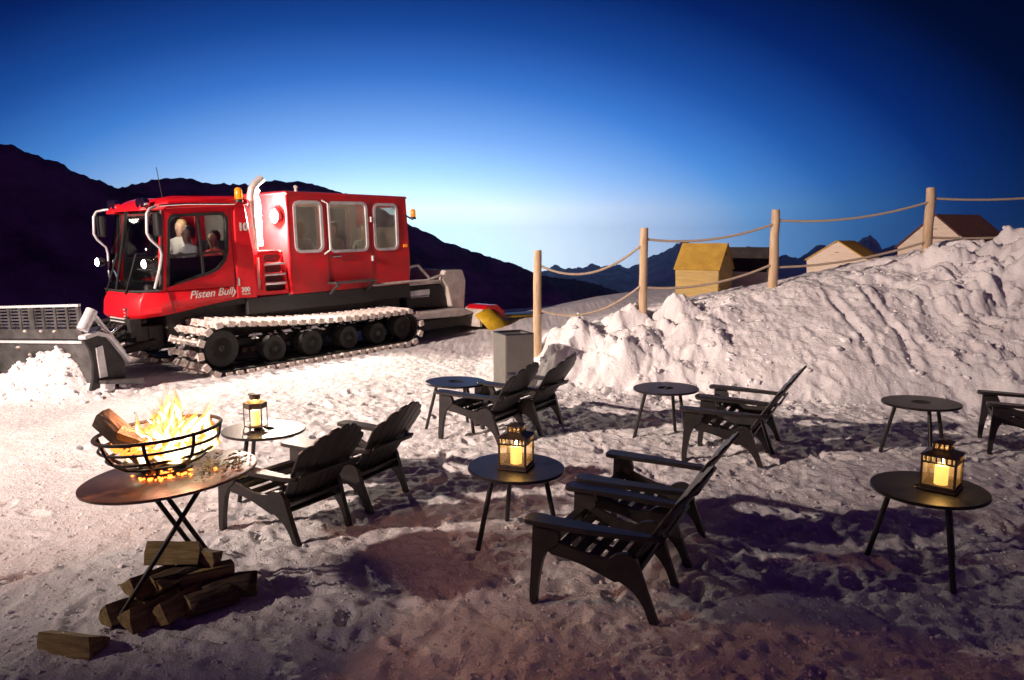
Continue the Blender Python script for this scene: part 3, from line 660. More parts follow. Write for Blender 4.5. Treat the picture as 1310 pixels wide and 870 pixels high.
MB().tube([(X0 + .01, .775, ZB), (X0 + .02, .775, 2.88)], .028, 8).build('corner_trim', M_RED, cat_, smooth=60)
plate('cabin_rear', [(-.78, ZB), (-.78, 2.86), (.78, 2.86), (.78, ZB)], [rrect(-.5, .5, 1.9, 2.7, .1)], X1, X1 + .04, lambda u, v, t: (t, u, v), M_REDW, cat_)
MB().prism(rrect(-.51, .51, 1.89, 2.71, .1), X1 + .016, X1 + .022, lambda u, v, t: (t, u, v)).build('window', M_FOG, cat_)
mb = MB(); loft(mb, [[(X0 + .05, -.82, 2.90), (X1 - .04, -.82, 2.86), (X1 - .04, .82, 2.86), (X0 + .05, .82, 2.90)], [(X0 + .04, -.8, 2.945), (X1 - .03, -.8, 2.905), (X1 - .03, .8, 2.905), (X0 + .04, .8, 2.945)], [(X0 - .1, -.5, 2.97), (X1 + .1, -.5, 2.93), (X1 + .1, .5, 2.93), (X0 - .1, .5, 2.97)]])
mb.build('cabin_roof', M_REDW, cat_, bevel=.015)
MB().lathe([(.0, 0), (.03, 0), (.03, .06), (.045, .07), (.03, .10), (0, .11)], 10, None, (-1.9, .70, 2.95)).build('roof_fitting', M_LIGHTSTEEL, cat_, smooth=60)
for s in (1, -1): plate('lining', [(X0 - .06, 1.16), (X0 - .06, 2.86), (X1 + .06, 2.83), (X1 + .06, 1.16)], [grow(rrect(a, b, c, d, .10), .012) for a, b, c, d in wins], s * (W2 - .065), s * (W2 - .05), side, M_LINING, cat_)
MB().box((-3.03, 0, 2.85), (2.66, 1.44, .012)).build('headliner', M_LINING, cat_)
for x in (X0 - .055, X1 + .06): MB().box((x, 0, 1.75 if x < -3 else 2.0), (.012, 1.44, 1.1 if x < -3 else 1.66)).build('lining', M_LINING, cat_)
MB().box((-3.03, 0, 1.12), (2.76, 1.5, .05)).build('cabin_floor', M_BLACK, cat_)
for y in (.48, -.48): MB().box((-3.0, y, 1.42), (2.4, .42, .12)).build('bench', M_BLACK, cat_, bevel=.03)
for x, e in ((.0, 38), (-2.95, 26)):
    dl = MB().box((x, 0, 2.565 if x > -1 else 2.83), (.22, .12, .03)).build('ceiling_lamp', M_DOME, cat_, bevel=.01)
    ld = bpy.data.lights.new('ceiling_lamp_light', 'POINT'); ld.energy = e; ld.color = (1, .84, .62); ld.shadow_soft_size = .08
    lo = bpy.data.objects.new('ceiling_lamp_light', ld); COL.objects.link(lo); lo.parent = dl; lo.location = (x, 0, 2.52 if x > -1 else 2.76)

# rear deck, cargo box, tiller
mb = MB(); mb.box((-5.1, 0, 1.12), (1.4, 1.5, .08)); dk = mb.build('rear_deck', M_BEIGE, cat_, bevel=.02)
MB().tube([(-3.45, .80, 1.17), (-4.4, .80, 1.18), (-4.9, .80, 1.17), (-5.3, .80, 1.25), (-5.6, .80, 1.22)], .028, 8).build('deck_rail', M_BEIGE, cat_, smooth=60)
MB().tube([(-4.45, .72, 1.22), (-4.50, .72, 1.48), (-4.75, .72, 1.50), (-5.05, .72, 1.22)], .035, 8).build('deck_hoop', M_BEIGE, cat_, smooth=60)
mb = MB(); mb.prism([(-5.35, 1.16), (-5.45, 1.36), (-6.0, 1.34), (-6.1, 1.10), (-6.02, .40), (-5.66, .40), (-5.50, 1.0)], -.75, .82, side)
mb.build('cargo_box', M_BEIGE, cat_, bevel=.03, seg=2)
MB().prism([(-4.42, 1.07), (-4.42, .62), (-5.64, .52), (-5.50, 1.0), (-5.38, 1.07)], -.66, .70, side).build('rear_frame', M_DARK, cat_, bevel=.02)
MB().box((-4.75, .74, .92), (.55, .06, .12)).build('toothed_plate', M_LIGHTSTEEL, cat_, bevel=.01)
mb = MB()
for k in range(7): mb.box((-4.53 - k * .075, .74, .845), (.045, .05, .05), taper=.4)
mb.build('plate_teeth', M_LIGHTSTEEL, cat_)
MB().prism([(-4.3, .55), (-4.25, .42), (-5.6, .36), (-6.0, .40), (-5.7, .52)], -1.0, 1.15, side).build('rear_fender', M_BEIGE, cat_, bevel=.02)
MB().box((-5.1, 0, .26), (1.5, 2.2, .24)).build('tiller_beam', M_DARK, cat_, bevel=.03)
# tiller: curved hood, red cover, yellow flaps
mb = MB(); hood = [(-5.95, .10), (-5.95, .36), (-6.08, .50), (-6.32, .54), (-6.56, .46), (-6.70, .28), (-6.66, .24), (-6.5, .38), (-6.3, .46), (-6.1, .42), (-6.02, .32), (-6.02, .10)]
mb.prism(hood, -1.5, 1.35, side); til = mb.build('tiller', M_BEIGE, cat_, smooth=50)
MB().prism([(-6.05, .48), (-6.15, .56), (-6.45, .55), (-6.66, .40), (-6.72, .28), (-6.60, .24), (-6.4, .40), (-6.15, .46)], .85, 1.42, side).build('tiller_cover', M_RED, til, smooth=50)
mb = MB()
for k in range(9):
    for q in range(4):
        a = q * math.pi / 2 + k * .4; mb.box((-6.32 + .15 * math.cos(a), 1.30 - k * .33, .22 + .15 * math.sin(a)), (.06, .05, .06))
mb.lathe([(.10, -1.42), (.10, 1.42)], 14, Matrix.Rotation(R(90), 3, 'X'), (-6.32, -.07, .22)); mb.build('tiller_shaft', M_STEEL, til)
def sheet(name, rows, m, parent, th=.02):
    nr = len(rows); nc = len(rows[0]); V = [p for r in rows for p in r]
    F = [(j * nc + i, j * nc + i + 1, (j + 1) * nc + i + 1, (j + 1) * nc + i) for j in range(nr - 1) for i in range(nc - 1)]
    o = MB().add(V, F).build(name, m, parent, smooth=70); q = o.modifiers.new('thick', 'SOLIDIFY'); q.thickness = th; return o
sheet('flap', [[(-5.75, 1.40, .40), (-5.72, 1.60, .28), (-5.85, 1.72, .08), (-6.1, 1.74, .02)], [(-6.15, 1.42, .50), (-6.1, 1.62, .36), (-6.2, 1.75, .14), (-6.45, 1.78, .04)], [(-6.4, 1.42, .44), (-6.45, 1.58, .30), (-6.6, 1.70, .12), (-6.8, 1.76, .05)]], M_YELLOW, til, .03)
sheet('flap', [[(-6.45, 1.76, .10), (-6.5, 1.2, .14), (-6.5, 0, .14), (-6.5, -1.5, .14)], [(-6.9, 1.80, .10), (-6.95, 1.2, .12), (-6.95, 0, .12), (-6.95, -1.5, .12)], [(-7.3, 1.84, .06), (-7.35, 1.2, .07), (-7.35, 0, .07), (-7.35, -1.5, .07)]], M_YELLOW, til, .03)
sheet('flap', [[(-6.62, 1.40, .28), (-6.66, 1.2, .30), (-6.66, .9, .30)], [(-6.9, 1.45, .24), (-6.95, 1.2, .26), (-6.95, .9, .26)], [(-8.2, 1.65, .20), (-8.3, 1.2, .20), (-8.3, .9, .20)]], M_YELLOW, til, .03)

# front blade, swung 15 degrees --------------------------------------------
bl0 = Vector((2.0, 1.45, 0)); bdir = Vector((.258, -.966, 0)); bfw = Vector((.966, .258, 0)); BL = 3.6; tilt = -.045
def bfn(u, v, t):   # u forward, v up, t along the blade from its near end
    p = bl0 + bdir * t + bfw * u; return (p.x, p.y, v + t * tilt)
prof = [(.20, .0), (.08, .12), (.02, .30), (.0, .50), (.03, .68), (.10, .84), (.06, .85), (-.02, .69), (-.05, .50), (-.03, .30), (.03, .11), (.14, -.02)]
blade = MB().prism(prof, 0, BL, bfn).build('blade', M_STEEL, cat_, smooth=35)
MB().prism([(.085, .80), (.125, .80), (.125, .835), (.085, .835)], .01, BL, bfn).build('blade_edge', M_LIGHTSTEEL, blade)
MB().prism([(.19, -.03), (.23, -.03), (.22, .02), (.15, .10), (.13, .08)], .01, BL, bfn).build('cutting_edge', M_LIGHTSTEEL, blade)
MB().prism([(.06, .86), (.10, .86), (.12, 1.0), (.09, 1.0)], .0, BL, bfn).build('mesh_base', M_STEEL, blade)
MB().prism([(.08, 1.30), (.13, 1.30), (.13, 1.335), (.08, 1.335)], .0, BL, bfn).build('mesh_rail', M_LIGHTSTEEL, blade, bevel=.006)
for k in range(6):
    z = 1.03 + k * .045; MB().prism([(.095, z), (.115, z), (.115, z + .022), (.095, z + .022)], .0, BL, bfn).build('mesh_bar', M_STEEL, blade)
for k in range(15):
    t = k * BL / 14; w = .05 if k % 4 else .12
    MB().prism([(.088, 1.0), (.125, 1.0), (.125, 1.30), (.088, 1.30)], max(0.001, t - w / 2), t + w / 2, bfn).build('mesh_post', M_STEEL, blade)
for k, (t, z) in enumerate(((.55, .97), (.85, .97), (1.2, .97), (1.0, .62), (1.25, .62), (1.4, .35), (1.5, .73))):
    rock_ = MB(); rock(rock_, bfn(.06 if z < .9 else .12, z, t), .035); rock_.build('bolt', M_BEIGE, blade)
# near wing: shaped end plate with braces and a push bar
wing = MB().prism([(.30, -.04), (.12, .12), (.05, .32), (.03, .52), (.06, .70), (.14, .86), (-.04, .90), (-.20, .84), (-.36, .66), (-.46, .44), (-.44, .16), (-.30, .04)], -.05, .0, bfn).build('wing', M_DARK, blade, bevel=.012)
MB().prism([(.16, .86), (.16, .91), (-.04, .95), (-.22, .88), (-.50, .48), (-.47, .44), (-.20, .84), (-.04, .89)], -.13, .02, bfn).build('wing_flange', M_LIGHTSTEEL, wing, bevel=.006)
MB().tube([bfn(.15, .99, -.07), bfn(-.02, 1.24, -.07)], .075, 14).build('wing_hinge', M_LIGHTSTEEL, wing, smooth=50)
MB().tube([bfn(-.02, 1.22, -.08), bfn(-.45, .60, -.06)], .018, 6).build('brace', M_LIGHTSTEEL, wing)
MB().tube([bfn(-.06, 1.20, .03), bfn(-.30, .84, .03)], .018, 6).build('brace', M_LIGHTSTEEL, wing)
MB().prism([(-.04, .30), (-.02, .72), (-.12, .74), (-.15, .30)], -.075, -.05, bfn).build('wing_rib', M_LIGHTSTEEL, wing)
MB().prism([(-.02, .22), (-.02, .27), (-.62, .20), (-.62, .10)], -.20, -.05, bfn).build('push_bar', M_STEEL, wing, bevel=.008)
MB().prism([(.00, -.04), (-.04, .26), (-.20, .24), (-.16, -.04)], -.16, -.05, bfn).build('skid', M_LIGHTSTEEL, wing, bevel=.008)

# lettering
def text(body, x, y, z, size, shear, m, parent, slope=0, bold=0):
    cu = bpy.data.curves.new('lettering', 'FONT'); cu.body = body; cu.size = size; cu.shear = shear; cu.extrude = .002; cu.offset = bold; cu.align_x = 'LEFT'
    o = bpy.data.objects.new('tmp', cu); COL.objects.link(o); bpy.context.view_layer.update()
    me = bpy.data.meshes.new_from_object(o.evaluated_get(bpy.context.evaluated_depsgraph_get())); bpy.data.objects.remove(o)
    T = Matrix(((-1, 0, 0, x), (0, 0, 1, y), (0, 1, 0, z), (0, 0, 0, 1))) @ Matrix.Rotation(slope, 4, 'Z')
    me.transform(T); me.materials.clear(); me.materials.append(m)
    return child('lettering', me, parent)

# ------------------------------------------------------------------ people aboard
def person(label, loc, rz, top, trousers, hair, group=None, lean=0, turn=0, arm=.0, long_hair=False):
    bm_v = []; bm_e = []; rad = []
    def P(x, y, z, r, par=None, r2=None):
        bm_v.append((x, y, z)); rad.append((r, r2 or r)); i = len(bm_v) - 1
        if par is not None: bm_e.append((par, i))
        return i
    pel = P(0, 0, .10, .13, None, .15); sp = P(.01 + lean * .2, 0, .26, .115, pel, .14); ch = P(.02 + lean * .45, 0, .44, .12, sp, .165); nk = P(.02 + lean * .6, 0, .57, .055, ch)
    hx = .03 + lean * .7; h1 = P(hx + .015, 0, .64, .066, nk); h2 = P(hx + .01, 0, .70, .088, h1, .078); h3 = P(hx, 0, .77, .092, h2, .08); P(hx - .01, 0, .83, .055, h3)
    for s in (1, -1):
        sh = P(.02 + lean * .45, s * .17, .49, .062, ch); el = P(.10 + lean * .4, s * .23, .26 + arm, .045, sh); wr = P(.31, s * .17, .24 + arm * 1.6, .032, el); hd = P(.38, s * .15, .25 + arm * 1.7, .036, wr, .022)
        for k in range(4): f = P(.43 - abs(k - 1.5) * .006, s * (.15 + (k - 1.5) * .017), .245 + arm * 1.7, .0085, hd); P(.46 - abs(k - 1.5) * .008, s * (.15 + (k - 1.5) * .018), .222 + arm * 1.7, .0075, f)
        P(.40, s * .105, .235 + arm * 1.7, .010, hd)
        hp = P(.03, s * .09, .08, .085, pel); kn = P(.42, s * .11, .10, .066, hp); an = P(.44, s * .11, -.30, .042, kn); P(.56, s * .12, -.335, .036, an)
    me = bpy.data.meshes.new('body'); me.from_pydata(bm_v, bm_e, [])
    o = bpy.data.objects.new('tmp', me); COL.objects.link(o)
    o.modifiers.new('skin', 'SKIN'); sv = me.skin_vertices[0].data
    for i, r in enumerate(rad): sv[i].radius = r
    sv[0].use_root = True
    ss = o.modifiers.new('sub', 'SUBSURF'); ss.levels = 2; ss.render_levels = 2
    bpy.context.view_layer.update()
    m2 = bpy.data.meshes.new_from_object(o.evaluated_get(bpy.context.evaluated_depsgraph_get())); bpy.data.objects.remove(o)
    m2.materials.clear()
    for m in (M_SKIN, top, trousers): m2.materials.append(m)
    for p in m2.polygons:
        c = p.center; p.use_smooth = True
        p.material_index = 0 if (c.z > .565 or (c.x > .335 and c.z > .17 + arm and abs(c.y) > .07)) else (1 if c.z > .17 or (c.x < .0 and c.z > .12) else 2)
    body = child('person', m2); body.location = loc; body.rotation_euler = (0, 0, rz)
    tag(body, label, 'person', group)
    hb = MB()
    hb.lathe([(.02, .122), (.05, .112), (.078, .08), (.088, .04), (.088, 0), (.078, -.05 if not long_hair else -.12), (.06, -.06 if not long_hair else -.16)], 16, None, (hx - .047, 0, .75))
    ho = hb.build('hair', hair, body, smooth=60)
    for s in (1, -1): MB().lathe([(0, -.011), (.009, -.005), (.009, .005), (0, .011)], 8, None, (hx + .088, s * .032, .735)).build('eye', M_BLACK, body, smooth=60)
    MB().lathe([(0, -.02), (.016, -.012), (.010, .015), (0, .03)], 8, None, (hx + .095, 0, .705)).build('nose', M_SKIN, body, smooth=60)
    return body
M_CREAM = mat('white knit', (.75, .70, .62), .85, var=.1, bump=.3, bscale=80)
M_REDC = mat('red jacket cloth', (.55, .05, .03), .8, var=.2, bump=.2)
M_GREYC = mat('grey fleece', (.30, .29, .28), .9, var=.2, bump=.3)
M_NAVY = mat('dark trousers', (.03, .03, .045), .9, var=.2)
M_HAIRD = mat('dark hair', (.035, .02, .012), .6, var=.4, scale=40, stretch=(1, 1, .2))
M_HAIRB = mat('blond hair', (.50, .33, .14), .6, var=.3, scale=40, stretch=(1, 1, .2))
def aboard(x, y, z): 
    p = CM @ Vector((x, y, z)); return (p.x, p.y, p.z)
FR = math.atan2(fxv.y, fxv.x)
person('dark haired person in white knit sitting at the cab side window', aboard(-.10, .36, 1.50), FR + R(8), M_CREAM, M_NAVY, M_HAIRD, lean=.12, arm=.1)
person('fair haired person in pale top sitting upright beyond the cab window', aboard(-.22, -.28, 1.62), FR + R(25), M_CREAM, M_NAVY, M_HAIRB)
person('person in red jacket at the back of the cab', aboard(-.55, .30, 1.42), FR + R(15), M_REDC, M_NAVY, M_HAIRD, lean=.1)
person('blond person in white turned away behind the cabin window beside the ladder', aboard(-2.10, .42, 1.56), FR - R(130), M_CREAM, M_NAVY, M_HAIRB, long_hair=True)
person('dark haired person in a pale top behind the wide middle cabin window', aboard(-2.98, .42, 1.54), FR + R(15), M_CREAM, M_NAVY, M_HAIRD, lean=.25, arm=.05)
person('person in grey far back behind the rearmost cabin window', aboard(-3.85, .1, 1.50), FR + R(50), M_GREYC, M_NAVY, M_HAIRD)

# lettering on the cab
text('Pisten Bully', .25, W2 + .006, 1.215, .175, .35, M_DECAL, cat_, R(1.5), .002)
text('300', -.635, W2 + .036, 1.26, .105, 0, M_DECAL, cat_, 0, .004)
text('POLAR', -.645, W2 + .036, 1.205, .05, 0, M_DECAL, cat_)
text('10', -.655, W2 + .036, 2.28, .175, 0, M_DECAL, cat_, 0, .008)

# ------------------------------------------------------------------ slatted garden chairs
def soft(poly, it=2):
    for _ in range(it):
        out = []
        for i in range(len(poly)):
            p = poly[i]; q = poly[(i + 1) % len(poly)]; out += [(p[0] * .75 + q[0] * .25, p[1] * .75 + q[1] * .25), (p[0] * .25 + q[0] * .75, p[1] * .25 + q[1] * .75)]
        poly = out
    return poly
def make_chair():
    root = empty('garden_chair')
    yf = lambda u: .250 + (u + .34) / .70 * .085            # sides splay towards the front
    for s in (1, -1):
        fn = lambda u, v, t: (u, s * (yf(u) + t), v)
        MB().prism(soft([(.385, -.004), (.342, -.004), (.342, -.004), (.322, .20), (.285, .34), (.19, .41), (.235, .508), (.235, .508), (.362, .508), (.362, .508), (.366, .30)], 2), -.018, .022, fn).build('leg', M_PLASTIC, root, bevel=.008)
        MB().prism(soft([(-.370, -.004), (-.370, -.004), (-.322, -.004), (-.322, -.004), (-.282, .11), (-.20, .20), (-.09, .245), (-.05, .30), (-.12, .39), (-.235, .39), (-.275, .26), (-.325, .12)], 2), -.020, .020, fn).build('leg', M_PLASTIC, root, bevel=.008)
        MB().prism(soft([(.30, .33), (.10, .30), (-.06, .235), (-.14, .20), (-.22, .30), (-.16, .36), (-.02, .345), (.14, .385), (.28, .44)], 1), -.014, .014, fn).build('side_rail', M_PLASTIC, root, bevel=.006)
        # broad arm rest, narrowing to the back
        arm = MB(); 
        arm.prism(soft([(.40, .245), (.42, .30), (.41, .385), (.36, .40), (.05, .385), (-.33, .325), (-.40, .285), (-.38, .255), (-.05, .268), (.2, .262)], 2), .505, .535, lambda u, v, t: (u, s * v, t + (.36 - u) * -.015)).build('armrest', M_PLASTIC, root, bevel=.008)
    seat = MB().bar((.27, 0, .360), (-.20, 0, .215), .03, .02).build('seat', M_PLASTIC, root)
    for k in range(7):
        t = k / 6; x = .30 - t * .50; z = .385 - t * .15 - .02 * math.sin(math.pi * t); w = .60 - t * .12
        MB().box((x, 0, z), (.062, w, .018), Matrix.Rotation(R(-17 + (10 if k == 0 else 0) * 1), 3, 'Y')).build('slat', M_PLASTIC, seat, bevel=.006)
    MB().bar((.305, -.30, .345), (.305, .30, .345), .02, .07).build('front_rail', M_PLASTIC, root, bevel=.006)
    # fan of seven back slats with a rounded top
    b0 = Vector((-.155, 0, .20)); ax = Vector((-.56, 0, .828)); L = .80
    back = MB(); 
    for d, hw in ((.13, .235), (.40, .27)): 
        c = b0 + ax * d + Vector((-.02, 0, -.014)); back.box(c, (.02, hw * 2, .05), Matrix.Rotation(R(-34), 3, 'Y'))
    bk = back.build('backrest', M_PLASTIC, root, bevel=.005)
    nrm = Vector((.828, 0, .56))
    for k in range(7):
        q = k - 3; y0 = q * .066; y1 = q * .090; top = L - .0145 * q * q - .004 * abs(q) ** 2
        hw0, hw1 = .0300, .0430
        pts = [(y0 - hw0, 0.0), (y0 + hw0, 0.0), (y1 + hw1, top - .012 - .012 * q), (y1 + hw1 * .55, top + (.0 if q > 0 else .008) - .004 * q), (y1 - hw1 * .55, top + (.0 if q < 0 else .008) + .004 * q), (y1 - hw1, top - .012 + .012 * q)]
        MB().prism(pts, -.009, .009, lambda u, v, t: tuple(b0 + ax * v + Vector((0, u, 0)) + nrm * (t + .035 * (u / .3) ** 2 + .03 * (v / L - .5) ** 2))).build('slat', M_PLASTIC, bk, bevel=.004)
    return root
chair = make_chair()
CH = [  # x, y, facing, label
 (.60, 4.30, 154, 'dark plastic slatted chair in front of the lantern table, outermost of its pair'),
 (.96, 5.02, 154, 'dark plastic slatted chair tucked behind its twin beside the lantern table'),
 (-1.66, 5.35, 148, 'dark slatted chair turned to the fire basket with firelight on its armrest'),
 (-1.32, 6.02, 153, 'dark slatted chair beyond the fireside chair, facing the glass lantern table'),
 (-.28, 7.82, 149, 'dark slatted chair in front of the grey bin beside the small empty table'),
 (.15, 8.24, 149, 'dark slatted chair between the grey bin and the foot of the snow bank'),
 (2.13, 7.06, 153, 'dark slatted chair at the foot of the snow bank, nearer the empty table legs'),
 (2.42, 7.60, 153, 'dark slatted chair at the foot of the snow bank, hidden behind its twin'),
 (5.28, 7.40, 155, 'dark slatted chair standing in deep shade beside the shaded empty table'),
]
for i, (x, y, a, lb) in enumerate(CH):
    c = chair if i == 0 else dup(chair)
    feet = [H(x + dx * math.cos(R(a)) - dy * math.sin(R(a)), y + dx * math.sin(R(a)) + dy * math.cos(R(a))) for dx, dy in ((.36, .33), (.36, -.33), (-.34, .25), (-.34, -.25))]
    c.location = (x, y, sum(feet) / 4 - .006); c.rotation_euler = (0, 0, R(a)); tag(c, lb, 'chair', 'slatted garden chairs set out on the snow')

# ------------------------------------------------------------------ round three legged tables
def make_table(r=.345, h=.55):
    root = empty('side_table')
    circ = lambda rr, n, a0=0: [(rr * math.cos(2 * math.pi * k / n + a0), rr * math.sin(2 * math.pi * k / n + a0)) for k in range(n)]
    def half(s):
        P = []
        for k in range(9):
            a = R(-82 + 164 * k / 8) + (math.pi if s < 0 else 0); P.append((.085 * math.cos(a), .085 * math.sin(a)))
        return P
    plate('table_top', circ(r, 48), [half(1), half(-1)], h - .022, h, lambda u, v, t: (u, v, t), M_TABLE, root, smooth=30, bevel=.004)
    MB().lathe([(r * .62, h - .045), (r * .66, h - .045), (r * .66, h - .023), (r * .62, h - .023), (r * .62, h - .045)], 32).build('ring', M_TABLE, root, smooth=30)
    for k in range(3):
        a = R(90 + 120 * k); p0 = Vector((r * .62 * math.cos(a), r * .62 * math.sin(a), h - .03)); p1 = Vector((r * .98 * math.cos(a), r * .98 * math.sin(a), 0))
        MB().tube([p1, p0], .018, 10).build('leg', M_TABLE, root, smooth=50)
    return root
table = make_table()
TB = [(.02, 5.10, 10, 'dark round table carrying the square lit lantern between chairs'), (-.64, 8.22, 100, 'empty dark round table beside the chairs by the grey bin'),
      (1.65, 7.75, -30, 'empty dark round table at the foot of the snow bank'), (-2.12, 6.15, 40, 'dark round table carrying the clear glass candle lantern'),
      (3.93, 6.95, 50, 'empty dark round table in the shade near the right end of the bank'), (2.70, 4.62, 60, 'dark round table in deep shade carrying a square lit lantern')]
TZ = []
TB[4] = (*TB[4][:3], 'empty dark round table standing in shade beside the shaded chair')
for i, (x, y, a, lb) in enumerate(TB):
    t = table if i == 0 else dup(table)
    z = H(x, y) - .01; TZ.append(z); t.location = (x, y, z); t.rotation_euler = (R(random.uniform(-1, 1)), R(random.uniform(-1, 1)), R(a)); tag(t, lb, 'table', 'round tables set out on the snow')

# ------------------------------------------------------------------ candle lanterns
def candle(root, h=.13, r=.036, zb=.02, e=3.0):
    ca = MB().lathe([(0, zb), (r, zb), (r, zb + h), (r * .9, zb + h + .004), (r * .6, zb + h - .006), (0, zb + h - .008)], 20).build('candle', M_WAX, root, smooth=40)
    MB().lathe([(0, zb + h), (.008, zb + h + .012), (.0095, zb + h + .025), (.005, zb + h + .045), (0, zb + h + .06)], 10).build('flame', M_FLAME, ca, smooth=60)
    ld = bpy.data.lights.new('candle_light', 'POINT'); ld.energy = e; ld.color = (1, .58, .18); ld.shadow_soft_size = .02
    lo = bpy.data.objects.new('candle_light', ld); COL.objects.link(lo); lo.parent = ca; lo.location = (0, 0, zb + h + .065)
def square_lantern(loc, rz, label):
    root = empty('lantern', loc, rz, label, 'lantern', 'square metal candle lanterns'); w = .095
    MB().box((0, 0, .008), (.215, .215, .016)).box((0, 0, .022), (.196, .196, .012)).build('base', M_PATINA, root, bevel=.003)
    for sx in (-1, 1):
        for sy in (-1, 1): MB().box((sx * w, sy * w, .125), (.014, .014, .20)).build('post', M_PATINA, root, bevel=.002)
    for k in range(4):
        q = Matrix.Rotation(k * math.pi / 2, 3, 'Z')
        # glass pane with a fretted band above
        MB().box(q @ Vector((0, -w + .002, .105)), (.172, .002, .15), q).build('pane', M_LGLASS, root)
        fr = MB().box(q @ Vector((0, -w, .185)), (.176, .010, .008), q).box(q @ Vector((0, -w, .225)), (.19, .012, .010), q).box(q @ Vector((0, -w, .18)), (.176, .009, .006), q); MB().box(q @ Vector((0, -w, .032)), (.176, .008, .008), q).build('rail', M_PATINA, root)
        for j in range(6): fr.box(q @ Vector((-.0725 + j * .029, -w, .205)), (.010, .006, .036), q)
        fr.build('fretwork', M_PATINA, root)
        # little gallery on the roof
        g = MB().box(q @ Vector((0, -.048, .302)), (.10, .008, .008), q).box(q @ Vector((0, -.048, .260)), (.10, .008, .008), q)
        for j in range(4): g.box(q @ Vector((-.042 + j * .028, -.048, .281)), (.010, .006, .036), q)
        g.build('gallery', M_PATINA, root)
    def hollow(a, za, b, zb):   # a sloping roof skirt, open in the middle
        V = []; 
        for s_, z_ in ((a, za), (b, zb)):
            V += [(-s_, -s_, z_), (s_, -s_, z_), (s_, s_, z_), (-s_, s_, z_)]
        return V, [(i, (i + 1) % 4, 4 + (i + 1) % 4, 4 + i) for i in range(4)]
    m = MB(); v, f = hollow(.108, .231, .05, .256); m.add(v, f); rf = m.build('roof', M_PATINA, root); q_ = rf.modifiers.new('t', 'SOLIDIFY'); q_.thickness = .004
    m = MB(); v, f = hollow(.058, .307, .012, .322); m.add(v, f); rf = m.build('roof', M_PATINA, root); q_ = rf.modifiers.new('t', 'SOLIDIFY'); q_.thickness = .004
    MB().tube([(.022 * math.cos(R(a)), 0, .338 + .022 * math.sin(R(a))) for a in range(0, 360, 30)], .003, 5, True).build('ring_handle', M_PATINA, root)
    candle(root, .12, .04, .028, 4.0)
    return root
square_lantern((.03, 5.08, TZ[0] + .552), R(-18), 'square metal lantern with lit candle on the table between the chairs')
square_lantern((2.76, 4.60, TZ[5] + .552), R(48), 'square metal lantern with lit candle on the table in deep shade')
root = empty('lantern', (-2.17, 6.12, TZ[3] + .552), R(20), 'six sided clear glass lantern with thin frame and candle near the fire', 'lantern')
for k in range(6):
    a0, a1 = R(60 * k), R(60 * k + 60); p0 = Vector((.10 * math.cos(a0), .10 * math.sin(a0), 0)); p1 = Vector((.10 * math.cos(a1), .10 * math.sin(a1), 0))
    MB().tube([p0 + Vector((0, 0, .0)), p0 * .93 + Vector((0, 0, .03)), p0 * .93 + Vector((0, 0, .235))], .005, 6).build('post', M_PATINA, root)
    MB().bar(p0 * .93 + Vector((0, 0, .235)), p1 * .93 + Vector((0, 0, .235)), .008, .008).bar(p0 * .93 + Vector((0, 0, .215)), p1 * .93 + Vector((0, 0, .215)), .002, .042).bar(p0 * .93 + Vector((0, 0, .195)), p1 * .93 + Vector((0, 0, .195)), .006, .006).build('rail', M_PATINA, root)
    c = (p0 + p1) / 2 * .925; MB().add([tuple(p0 * .925 + Vector((0, 0, .05))), tuple(p1 * .925 + Vector((0, 0, .05))), tuple(p1 * .925 + Vector((0, 0, .232))), tuple(p0 * .925 + Vector((0, 0, .232)))], [(0, 1, 2, 3)]).build('pane', M_GLASS, root)
    MB().add([tuple(p0 * .97 + Vector((0, 0, .240))), tuple(p1 * .97 + Vector((0, 0, .240))), tuple(p1 * .42 + Vector((0, 0, .262))), tuple(p0 * .42 + Vector((0, 0, .262)))], [(0, 1, 2, 3)]).build('roof_pane', M_LGLASS, root)
MB().lathe([(.036, .262), (.045, .268), (.045, .30), (.055, .305), (.055, .312), (.0, .318)], 12).build('chimney', M_PATINA, root, smooth=30)
MB().lathe([(0, .030), (.092, .030), (.092, .042), (0, .042)], 6).build('base', M_PATINA, root)
candle(root, .12, .036, .043, 2.5)

# ------------------------------------------------------------------ fire table, basket and fire
FT = Vector((-1.905, 4.12, 0)); FTZ = H(FT.x, FT.y); TIL = Matrix.Rotation(R(-4.5), 3, 'Y')
root = empty('fire_table', (FT.x, FT.y, FTZ), 0, 'round steel fire table on crossed tripod poles', 'table')
MB().lathe([(0, .770), (.465, .770), (.475, .776), (.475, .788), (.465, .792), (0, .792)], 56, TIL).build('table_top', M_RUST, root, smooth=30)
for p1, p0 in (((-.285, -.33), (.20, .10)), ((.10, .33), (-.06, -.06)), ((.02, .36), (-.16, -.02))):
    a = Vector((p1[0], p1[1], H(FT.x + p1[0], FT.y + p1[1]) - FTZ - .01)); b = TIL @ Vector((p0[0], p0[1], .768)); MB().tube([a, b], .014, 10).build('leg', M_IRON, root, smooth=60)
BZ = .792
fb = bpy.data.objects.new('fire_basket', None); COL.objects.link(fb); fb.matrix_world = Matrix.Translation(Vector((FT.x, FT.y, FTZ))) @ TIL.to_4x4() @ Matrix.Translation(Vector((-.045, .03, BZ)))
tag(fb, 'round black iron fire basket of hoops and ribs on the fire table', 'fire basket')
prof = [(.13, .055), (.22, .075), (.285, .125), (.318, .185), (.335, .25)]
for r, z in prof[1:]: MB().tube([(r * math.cos(R(a)), r * math.sin(R(a)), z) for a in range(0, 360, 9)], .0085 if z < .24 else .011, 6, True).build('hoop', M_IRON, fb, smooth=60)
